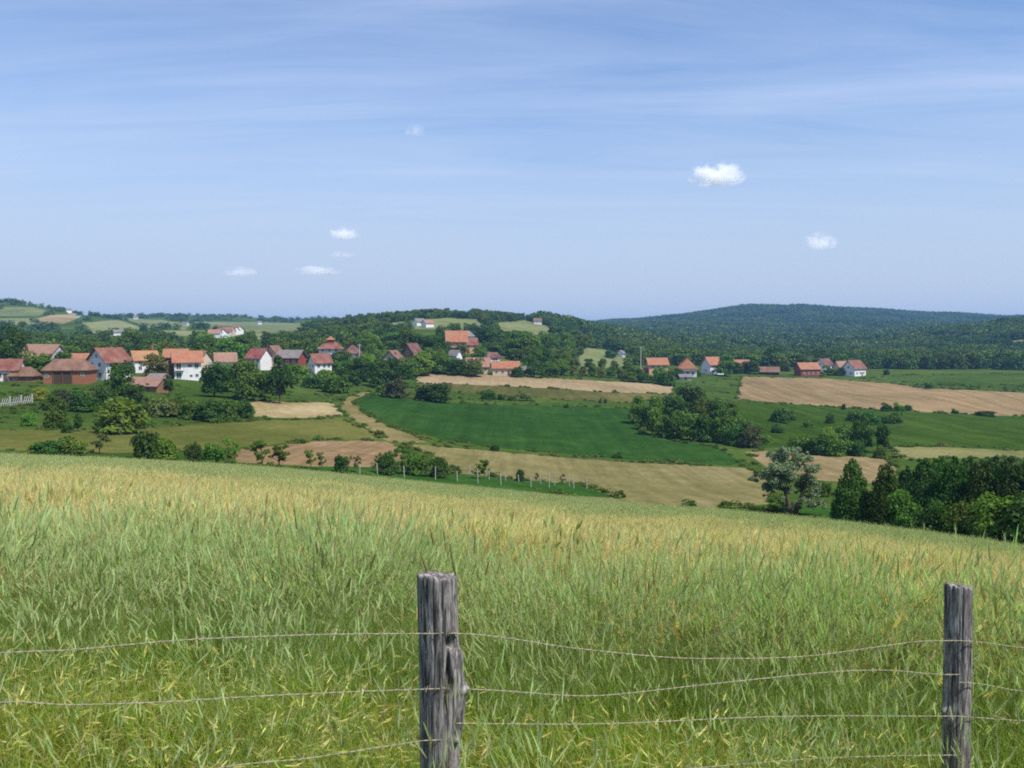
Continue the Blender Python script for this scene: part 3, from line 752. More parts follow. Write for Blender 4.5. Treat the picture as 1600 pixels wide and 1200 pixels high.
COLOURS = {'dark': ((0.050, 0.106, 0.016), 'dark green'), 'mid': ((0.090, 0.166, 0.022), 'green'), 'bright': ((0.126, 0.222, 0.026), 'bright green'),
           'yellow': ((0.228, 0.300, 0.036), 'yellow green'), 'grey': ((0.192, 0.228, 0.144), 'grey green'), 'olive': ((0.138, 0.162, 0.042), 'olive green'),
           'purple': ((0.086, 0.096, 0.036), 'brownish green'), 'black': ((0.038, 0.079, 0.016), 'blackish green')}
TREES = []          # collected to be labelled at the end
def plant(px, py, w, h, kind, colour, Y=None, words=None, label=None):
    """a tree or bush whose foot shows at (px, py), w wide and h high in picture pixels"""
    if Y is None: X, Y, Z = ground_at(px, py)
    else:
        X = ray(px, py)[0]*Y; Z = float(H(X, Y))
    k = math.hypot(1, X/Y)
    Wm = w*Y/F
    Hm = max(EYE - T_of(py-h)*Y - Z, .4)
    cm, tm = random.choice(VAR[kind])
    isb = kind == 'bush'
    o = bpy.data.objects.new('bush' if isb else 'tree', None); C.objects.link(o)
    o.location = (X, Y, Z - .05); o.rotation_euler = (0, 0, U(0, 6.28)); o.empty_display_size = .5
    o.scale = (Wm, Wm*U(.85, 1.1), Hm)
    c = bpy.data.objects.new('crown', cm); C.objects.link(c); c.parent = o
    kk = U(.82, 1.2); col = COLOURS[colour][0]; c.color = (col[0]*kk*U(.9, 1.12), col[1]*kk, col[2]*kk*U(.85, 1.15), 1)
    t = bpy.data.objects.new('trunk', tm); C.objects.link(t); t.parent = o
    o['category'] = 'bush' if isb else 'tree'
    TREES.append(dict(o=o, px=px, py=py, Y=Y, w=w, h=h, Wm=Wm, Hm=Hm, kind=kind, colour=colour, words=words, label=label))
    return o
# ------------------------------------------------------------------ houses
WALLS = {'white': plain_mat('white_plaster', (.72, .72, .72), .14, .8), 'cream': plain_mat('cream_plaster', (.58, .47, .34), .15, .8), 'peach': plain_mat('peach_plaster', (.62, .34, .2), .15, .8),
         'grey': plain_mat('grey_plaster', (.42, .42, .42), .2, .8), 'brick': brick_mat('brick', (.38, .14, .06)), 'brown': plain_mat('brown_plaster', (.26, .14, .08), .25, .8),
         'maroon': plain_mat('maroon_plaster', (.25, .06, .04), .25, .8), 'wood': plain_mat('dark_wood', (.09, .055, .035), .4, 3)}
ROOFS = {'orange': roof_mat('orange_tiles', (.50, .19, .095)), 'red': roof_mat('red_tiles', (.25, .075, .055)), 'pink': roof_mat('faded_tiles', (.42, .23, .17)), 'brown': roof_mat('brown_tiles', (.24, .12, .08)),
         'grey': roof_mat('grey_sheet', (.24, .24, .25)), 'maroon': roof_mat('maroon_tiles', (.15, .05, .055)), 'amber': roof_mat('amber_tiles', (.52, .25, .1)), 'crimson': roof_mat('crimson_sheet', (.34, .065, .065))}
FRAME = plain_mat('window_frame', (.7, .7, .68), .08); TRIM = plain_mat('timber_trim', (.16, .09, .06), .3, 4)
CHIM = brick_mat('chimney_brick', (.34, .12, .07)); RAIL = plain_mat('railing', (.12, .1, .1), .2, 4)
def glass_mat():
    m, t, out = new_mat('window_glass')
    princ(t, out, (.035, .04, .05), .12, None, spec=.6); return m
GLASS = glass_mat()
_b = MB()
for bx in ((-.6,-.5,-.65,.65), (.5,.6,-.65,.65), (-.5,.5,.55,.65), (-.5,.5,-.65,-.55), (-.04,.04,-.55,.55)): _b.box(bx[0], bx[1], -.06, .02, bx[2], bx[3])
WIN = _b.mesh('window'); WIN.materials.append(FRAME)
_b = MB(); _b.box(-.51, .51, -.03, .01, -.56, .56); PANE = _b.mesh('pane'); PANE.materials.append(GLASS)
_b = MB(); _b.box(-.5, .5, -.05, .01, 0, 2.1); DOOR = _b.mesh('door'); DOOR.materials.append(TRIM)
def sub(name, me, parent, loc, rz=0, scale=(1, 1, 1)):
    o = bpy.data.objects.new(name, me); C.objects.link(o); o.parent = parent; o.location = loc; o.rotation_euler = (0, 0, rz); o.scale = scale
    return o
HOUSE_BOX = []; LANDMARKS = []
def house(label, mark, px, py, L, W, h, rise, rot, wall, roof, kind='house', hip=0.0, over=.5, win=None, door=None, chim=(), bal=None, Y=None, gable=None, group=None, shift=0.0):
    """ridge along local x; faces S (-y), N, E (+x), W (-x); win: (face, along, height[, w, h])"""
    if Y is None: X, Y, Z = ground_at(px, py)
    else: X = ray(px, py)[0]*Y; Z = float(H(X, Y))
    back = (abs(math.sin(R(rot)))*L + abs(math.cos(R(rot)))*W)/2        # the foot seen is the near edge
    k = (Y+back*.8)/Y; X, Y = X*k, Y*k
    o = bpy.data.objects.new(kind.replace(' ', '_'), None); C.objects.link(o)
    o.location = (X, Y, Z); o.rotation_euler = (0, 0, R(rot)); o.empty_display_size = 1
    tag(o, label, kind, group)
    hx, hy = L/2, W/2
    rx = hx - hip*hy                                    # half ridge length
    V = [(-hx,-hy,-2),(hx,-hy,-2),(hx,hy,-2),(-hx,hy,-2),(-hx,-hy,h),(hx,-hy,h),(hx,hy,h),(-hx,hy,h)]
    Fa = [(0,1,5,4),(2,3,7,6)]
    if hip > 0: Fa += [(1,2,6,5),(3,0,4,7),(4,5,6,7)]
    else:
        V += [(-hx,0,h+rise),(hx,0,h+rise)]; Fa += [(1,2,6,9,5),(3,0,4,8,7)]
    link('wall', mesh_np('wall', V, Fa), WALLS[wall], o)
    # roof: a slab with thickness, overhanging the walls
    th = .22; sl = rise/hy; ov = over
    e = h - ov*sl + .03; ex = hx + (ov if hip == 0 else ov); rxx = rx + (ov if hip == 0 else 0); rt = h + rise + .03
    P = [(-ex,-hy-ov,e),(ex,-hy-ov,e),(ex,hy+ov,e),(-ex,hy+ov,e),(-rxx,0,rt),(rxx,0,rt)]
    V = P + [(x, y, z+th) for x, y, z in P]
    Fa = [(6,7,11,10),(8,9,10,11),(0,4,5,1),(2,5,4,3),(0,1,7,6),(2,3,9,8)]
    if hip > 0: Fa += [(7,8,11),(9,6,10),(1,5,2),(3,4,0),(1,2,8,7),(3,0,6,9)]
    else: Fa += [(1,5,11,7),(5,2,8,11),(4,0,6,10),(3,4,10,9)]
    rf = link('roof', mesh_np('roof', V, Fa), ROOFS[roof], o)
    for (cx, cy, ch) in chim:
        b = MB(); zz = h + rise - abs(cy)*sl
        b.box(cx-.3, cx+.3, cy-.3, cy+.3, zz-.6, zz+ch); b.box(cx-.38, cx+.38, cy-.38, cy+.38, zz+ch+.003, zz+ch+.15)
        b.build('chimney', CHIM, rf)
    ang = {'S': 0, 'E': R(90), 'N': R(180), 'W': R(-90)}
    def pos(face, a, z): return {'S': (a,-hy-.01,z), 'N': (-a,hy+.01,z), 'E': (hx+.01,a,z), 'W': (-hx-.01,-a,z)}[face]
    for wv in (win or []):
        f, a, z = wv[:3]; ww, wh = (wv[3:] + (1.15, 1.3))[:2] if len(wv) < 5 else wv[3:5]
        s = sub('window', WIN, o, pos(f, a, z), ang[f], (ww/1.2, 1, wh/1.3))
        sub('pane', PANE, s, (0, 0, 0))
    if door: sub('door', DOOR, o, pos(door[0], door[1], 0.02), ang[door[0]])
    if bal:                                             # (face, from, to, height, depth)
        f, a0, a1, z, d = bal
        b = MB(); b.box(a0, a1, -d, 0, z-.15, z)
        s = link('balcony', b.mesh('balcony'), WALLS['grey'], o); s.location = pos(f, 0, 0); s.rotation_euler = (0, 0, ang[f])
        b = MB()
        for x in np.linspace(a0+.05, a1-.05, max(3, int((a1-a0)/.5))): b.box(x-.03, x+.03, -d, -d+.05, z+.003, z+.9)
        b.box(a0, a1, -d-.02, -d+.07, z+.903, z+1.0)
        b.build('railing', RAIL, s)
    pxs = [project(*(o.matrix_basis @ Vector(c)))[:2] for c in ((-hx-ov,-hy,0),(hx+ov,-hy,0),(hx+ov,hy,0),(-hx-ov,hy,0),(-hx,0,h+rise),(hx,0,h+rise))]
    HOUSE_BOX.append((min(p[0] for p in pxs), max(p[0] for p in pxs), min(p[1] for p in pxs), max(p[1] for p in pxs)))
    LANDMARKS.append((mark, px, py, Y))
    return o
def grid(face, xs, zs, w=1.15, hh=1.3): return [(face, x, z, w, hh) for x in xs for z in zs]

# left village
house('long low house with faded red roof and white wall at the left village edge', 'white walled house at the left edge', 4, 596, 10.5, 6, 3.2, 2.7, 8, 'white', 'red', win=grid('S', (-2.5, .6, 3.4), (1.7,)), door=('S', 2.0), chim=((2, .6, .8),))
house('low brown roofed shed adjoining the white walled house at the left edge', 'low brown shed', 39, 597, 6.2, 4.6, 1.9, 2.0, 5, 'brown', 'brown', 'shed', hip=.6, door=('S', .5), win=[('S', -1.6, 1.1, .9, .8)])
b1 = house('brick barn with brown hipped roof and dark open bay before the white house', 'brick barn', 110, 600, 11.4, 7, 3.9, 2.6, 8, 'brick', 'brown', 'barn', hip=.55, win=[('S', 4.4, 2.6, .9, .9), ('S', -4.8, 2.2, .9, .9)])
b = MB(); b.box(-2.9, 1.6, -3.56, -3.45, .1, 3.4); b.build('bay_shade_panel', WALLS['wood'], b1)  # solid dark slab on the wall: its colour stands for shade inside the bay
b = MB()
b.box(-.1, .1, -3.75, -3.56, 0, 3.55)
bpm = b.mesh('bay_post'); bpm.materials.append(TRIM)
for x in (-3.0, -.7, 1.7): sub('bay_post', bpm, b1, (x, 0, 0))
house('big house with pale pinkish roof half hidden behind the leafy tree', 'big pinkish roofed house', 68, 560, 11.5, 9, 4.6, 3.8, -12, 'grey', 'pink', win=grid('S', (-3, 0, 3.4), (1.6, 3.4)) + [('E', 0, 5.2)], Y=268)
house('small house with bright orange roof peeping over the hedge behind the brick barn', 'bright orange roofed house', 128, 566, 8, 6.5, 3.0, 3.0, 4, 'white', 'orange', win=grid('S', (-2, 1.5), (1.7,)), Y=262, door=('S', 0))
house('white two storey house with dark red roof and maroon gable balcony', 'white balcony house', 171, 594, 8.4, 7.4, 5.4, 3.6, 66, 'white', 'red', over=.7, win=[('W', 1.3, 1.6), ('W', -1.3, 1.6), ('W', -1.7, 4.4), ('W', 1.2, 4.4), ('W', 0, 6.9, .9, 1.1)] + grid('S', (-2.6, 0, 2.6), (1.6, 4.3)), bal=('W', -2.9, .8, 3.1, 1.1), chim=((1.5, 1.2, .9),), door=('S', 1.4))
house('white house with amber orange roof and white end parapet in mid village', 'white amber roofed house', 226, 583, 7.2, 5.6, 4.2, 2.6, 38, 'white', 'amber', win=[('W', .9, 1.5), ('W', -.9, 1.5), ('W', 0, 4.3, .8, 1.0)] + grid('S', (-2, 1.6), (1.6, 3.3)), chim=((2.6, .2, 2.4),))
house('orange roofed house rear wing standing behind the half plastered white house', 'orange roofed rear wing', 276, 578, 6.6, 5.6, 6.3, 2.2, 14, 'brown', 'orange', win=grid('S', (-1.6, 1.2), (4.6,)), Y=262)
house('half plastered white house with orange roof, brown gable, dark balcony bays', 'half plastered white house', 293, 594, 7.6, 6.4, 5.8, 2.8, 24, 'white', 'orange', over=.75, win=[('S', 2.6, 1.4, 1.0, 1.0), ('S', .9, 1.3, .9, .8), ('S', 2.5, 4.2, 1.2, 1.5), ('S', .6, 4.3, 1.2, .9), ('S', -2.6, 4.2, 1.5, 2.0), ('S', -2.6, 1.4, 1.5, 1.9), ('W', -.8, 1.6, 1, 1), ('W', 1.2, 4.2, 1, 1)], bal=('S', -3.6, -1.2, 3.0, 1.0), chim=((-1, .8, .8),))
for q in bpy.data.objects:
    if q.name.startswith('wall') and q.parent and 'half plastered' in q.parent.get('label', ''):
        q.data.materials.append(WALLS['brown']); q.data.polygons[3].material_index = 1
house('small plain white outbuilding standing alone right of the half plastered house', 'plain white outbuilding', 334, 588, 3.2, 3.0, 3.6, .8, 20, 'white', 'grey', 'outbuilding', over=.15, win=[('S', .2, 2.0, .7, .7)])
house('long low shed with faded reddish roof in front of the half plastered house', 'long low reddish shed', 231, 612, 9.6, 4.6, 1.5, 1.9, -18, 'brown', 'pink', 'shed', over=.4, door=('S', 2.0), win=[('S', -1.8, .8, .8, .6)])
house('small shed with pale sheet roof squeezed between the amber roofed house and the leafy tree', 'pale sheet roofed shed', 248, 600, 4.6, 3.4, 1.9, .8, -14, 'grey', 'grey', 'shed', over=.35, door=('S', .4))
house('brown tiled house rising behind the orange roofed rear wing', 'brown tiled house behind', 306, 566, 8, 6.4, 4.2, 2.8, -16, 'cream', 'brown', win=grid('S', (-2, .6, 2.6), (1.5,)), Y=285)
house('small red roofed house in the trees right of the white outbuilding', 'small red roofed house', 352, 563, 7, 6, 3.6, 2.8, 22, 'white', 'pink', win=grid('S', (-1.6, 1.4), (1.6,)) + [('W', 0, 1.6)], Y=300)
# village centre
house('house with crimson sheet roof among the trees left of the grey roofed house', 'crimson roofed house', 405, 578, 7.6, 6.4, 4.6, 3.4, -28, 'white', 'crimson', win=grid('S', (-2.2, .2, 2.4), (1.6, 3.4)), chim=((2.0, .5, .8),))
house('maroon walled house with wide grey sheet roof and white end wall', 'grey roofed maroon house', 456, 584, 8.4, 7.6, 6.2, 2.5, -10, 'maroon', 'grey', over=.7, win=grid('S', (-2.6, .0, 2.6), (1.6, 4.5)), bal=('S', -3.8, 3.8, 3.1, 1.1), chim=((-2, .5, 1.0),))
house('tan gabled house squeezed behind the wide grey roof', 'tan gabled house', 429, 582, 6.0, 5.4, 6.4, 3.0, 75, 'cream', 'brown', win=[('W', 0, 6.6, .9, 1.0), ('W', -1.2, 4.2), ('W', 1.2, 4.2)], Y=330)
house('low lean shed with brown roof in front of the maroon house', 'low brown lean shed', 468, 590, 6.4, 4.0, 1.8, 1.4, -22, 'grey', 'brown', 'shed', door=('S', .5), win=[('S', -1.6, 1.0, .8, .7)])
house('tall pale house with brown red roof below the hip roofed house', 'tall pale brown roofed house', 500, 590, 6.6, 6.2, 5.6, 2.9, 36, 'white', 'red', over=.6, win=grid('S', (-1.8, .4, 2.2), (1.5, 4.2)) + [('W', -1.3, 1.5), ('W', 1.3, 1.5), ('W', 1.3, 4.3), ('W', -1.3, 4.3)], chim=((1.4, .6, .9),))
hp = house('white house with stepped hip roof and little roof turret on the slope', 'white hip roofed house', 517, 560, 10.5, 9, 4.6, 2.8, 10, 'white', 'red', hip=.8, over=.9, win=grid('S', (-3.4, -.4, 2.6), (1.6, 3.6)), door=('S', 1.2), Y=390)
b = MB(); b.box(-1.6, 1.6, -1.6, 1.6, 6.6, 8.4); b.build('turret', WALLS['maroon'], hp)
link('turret_roof', mesh_np('turret_roof', [(-2.1,-2.1,8.3),(2.1,-2.1,8.3),(2.1,2.1,8.3),(-2.1,2.1,8.3),(0,0,10)], [(0,1,4),(1,2,4),(2,3,4),(3,0,4),(3,2,1,0)]), ROOFS['orange'], hp)
house('narrow white house with wide maroon hip roof beside the pale pole', 'narrow maroon roofed house', 551, 552, 6.6, 6.6, 5.4, 2.8, 18, 'white', 'maroon', hip=.85, over=1.0, win=grid('S', (-1.6, 1.3), (1.6, 4.0)), bal=('S', -2.4, 2.4, 2.9, 1.0), Y=375)
house('cream pink gabled house facing out over the trees, left of the dark roofed chalet', 'cream pink gabled house', 614, 566, 8.4, 7.4, 4.6, 3.6, 78, 'cream', 'brown', over=.8, win=[('W', 0, 1.5, 1.8, 1.9), ('W', -2.3, 1.6, .9, 1.2), ('W', 2.3, 1.6, .9, 1.2), ('W', 0, 5.0, 1.1, 1.2)], chim=((-1.6, -1.8, 1.0),), Y=362)
house('chalet with steep dark purple roof among trees', 'dark roofed chalet', 644, 553, 8.0, 7.0, 4.0, 4.6, 66, 'brown', 'maroon', over=.8, win=[('W', -1.5, 1.6), ('W', 1.5, 1.6), ('W', 0, 4.6)] + grid('S', (-2, 1.5), (1.6,)), Y=385)
house('large peach orange house with orange red roof high on the slope', 'large peach house', 713, 549, 9.6, 8.4, 6.2, 4.6, 8, 'peach', 'orange', over=.9, win=grid('S', (-3.1, 0, 3.1), (1.5, 4.4)), bal=('S', -4.2, 1.4, 3.0, 1.2), chim=((1, 1, 1.0),), Y=420)
house('lower wing with faded roof attached to the right of the large peach house', 'lower peach wing', 735, 550, 6.4, 6.4, 4.4, 3.2, 12, 'peach', 'red', win=grid('S', (-1.6, 1.4), (1.6, 3.4)), Y=424)
house('white gabled house standing above and behind the large peach house', 'white house above the peach house', 727, 528, 7.5, 7.5, 4.2, 2.8, 60, 'white', 'grey', win=[('W', 0, 2.4), ('S', 0, 2.4)], Y=490)
house('white roofed shed among trees just below the large peach house', 'white roofed shed', 711, 560, 5.2, 4.2, 3.0, 2.2, -35, 'white', 'grey', 'shed', win=[('S', 0, 1.6, .8, .8)], Y=395)
house('small white house with dark roof and wide dark window above the long orange roof', 'small dark roofed white house', 770, 560, 6.8, 5.8, 4.4, 2.0, 10, 'white', 'maroon', hip=.5, win=[('S', -1.7, 1.6), ('S', 1.4, 1.6), ('S', .6, 3.4, 2.6, 1.0)], Y=392)
house('house with faded pink roof half buried in the hedge trees', 'faded pink roofed house', 747, 578, 9.6, 6.5, 3.0, 3.4, 6, 'cream', 'pink', win=grid('S', (-3, 0, 3), (1.6,)), Y=362)
house('long low farmhouse with orange roof behind the ploughed field', 'long low farmhouse', 790, 587, 11.2, 6, 3.3, 2.6, 3, 'cream', 'orange', win=grid('S', (-4, -1.4, 3.8), (1.6,)), door=('S', 1.2), chim=((-2, .4, .8),))
house('lean shed with grey sheet roof at the end of the long low farmhouse', 'grey lean shed', 820, 584, 4.4, 4.0, 2.2, 1.2, -8, 'grey', 'grey', 'shed', door=('S', .3), Y=372)
house('tiny white cottage alone on the green slope left of the right hamlet', 'tiny white cottage', 970, 567, 4.5, 4.5, 2.4, 1.8, 60, 'white', 'grey', 'cottage', win=[('W', 0, 1.3, .8, .8)], Y=560)
# right hamlet
house('peach house with orange roof, leftmost house of the right hamlet', 'peach house of the right hamlet', 1026, 586, 9.6, 8, 5.4, 3.0, 4, 'peach', 'orange', over=.7, win=grid('S', (-3, 0, 3), (1.5, 4.0)), chim=((2, .6, .8),))
house('low annex with crimson roof in front of the leftmost hamlet house', 'low crimson annex', 1011, 589, 7.2, 4.0, 1.7, 1.4, 4, 'brown', 'crimson', 'annex', door=('S', 0), win=[('S', -2, .9, .8, .7)], Y=428)
ch = house('house with orange front gable edged in white above a pale balcony roof', 'white edged gable house', 1073, 588, 9.6, 9.0, 4.2, 4.6, 84, 'white', 'orange', over=.7, hip=.35, win=[('W', -2.6, 1.6), ('W', 2.6, 1.6), ('W', 0, 1.6, 1.6, 1.6)], bal=('W', -4.2, 4.2, 3.0, 1.5), chim=((0, .6, .8),))
house('low shed with pale sheet roof in front of the white edged gable house', 'low pale shed', 1070, 594, 5.6, 3.6, 1.6, 1.0, 3, 'grey', 'grey', 'shed', door=('S', 0), Y=412)
house('orange roofed house with bright white gable wall behind a leafy tree', 'bright white gable house', 1114, 585, 9.8, 7.4, 5.4, 3.6, 26, 'white', 'orange', over=.7, win=[('W', 0, 2.0, 1, 1.3)] + grid('S', (-2.8, 0, 2.8), (1.6, 4.0)), chim=((2, .5, .8),))
house('low house with orange roof right of the leafy tree in the right hamlet', 'low orange roofed house', 1156, 582, 9.6, 7.2, 3.6, 3.2, -4, 'brown', 'orange', win=grid('S', (-3, 0, 3), (1.7,)))
house('long brown roofed barn sunk behind the tilled field', 'long brown roofed barn', 1201, 586, 10.5, 6, 1.8, 2.4, -14, 'wood', 'brown', 'barn', door=('S', 1))
house('red walled house with orange roof left in the far right pair', 'red walled house', 1261, 588, 11.4, 7.6, 4.0, 3.2, 10, 'maroon', 'orange', win=grid('S', (-3.6, -1, 1.6, 4.2), (1.7,)), chim=((-2, .4, .8),), door=('S', .3))
house('maroon and grey roofed house tucked between the far right pair', 'maroon roofed middle house', 1287, 585, 8.4, 7, 4.4, 3.4, 36, 'white', 'maroon', win=[('W', 0, 2), ('W', 0, 4.6)] + grid('S', (-1.5, 1.5), (1.7,)), Y=490)
house('white house with pinkish red roof at the right end of the hamlet', 'white house at the hamlet end', 1334, 588, 9.6, 8, 4.4, 4.0, 32, 'white', 'red', over=.6, win=[('W', -1.8, 1.6), ('W', 1.8, 1.6), ('W', 0, 4.8)] + grid('S', (-2.8, .2, 3), (1.7,)), door=('S', 1.6), chim=((1.5, .6, .8),))
house('cream roofed cottage against the left side of the hamlet end house', 'cream roofed cottage', 1314, 586, 7, 5.6, 3.4, 3.4, 20, 'cream', 'pink', 'cottage', win=grid('S', (-1.5, 1.5), (1.6,)), Y=478)
# far hamlet on the left hill
for i, (px, py, rf, wl, lab) in enumerate(((336, 529, 'pink', 'white', 'leftmost pale house of the tiny far hamlet'), (344, 531, 'red', 'white', 'red roofed house second from left in the far hamlet'), (352, 527, 'brown', 'white', 'brown roofed house in the middle of the far hamlet'),
        (357, 531, 'pink', 'cream', 'cream house low in the far hamlet'), (363, 527, 'red', 'white', 'red roofed white house upper right in the far hamlet'), (370, 529, 'orange', 'white', 'orange roofed house at the right end of the far hamlet'), (349, 523, 'maroon', 'white', 'maroon roofed house topmost in the far hamlet'))):
    house(lab, 'far hamlet', px, py, U(8, 11), 8, 4.5, 3.2, U(-40, 60), wl, rf, group='houses of the far hamlet', Y=720+12*i)
for (px, py, Y, rf, lab) in ((107, 484, 1280, 'grey', 'white house on the left skyline ridge'), (185, 524, 760, 'grey', 'lone white cottage on the left hillside'), (212, 488, 1500, 'grey', 'pale house just under the left skyline'), (655, 505, 640, 'grey', 'long white house under the middle skyline'),
        (668, 508, 620, 'pink', 'second pale house below the long white hill house'), (840, 510, 800, 'brown', 'brown roofed house high on the middle slope'), (405, 502, 1500, 'grey', 'white house on the distant ridge left of centre'), (290, 505, 1300, 'grey', 'pale speck of a house on the mid left ridge')):
    house(lab, 'hill house', px, py, 7.5, 5.5, 3.2, 2.2, U(-30, 50), 'white', rf, group='lone houses on the hills', Y=Y)

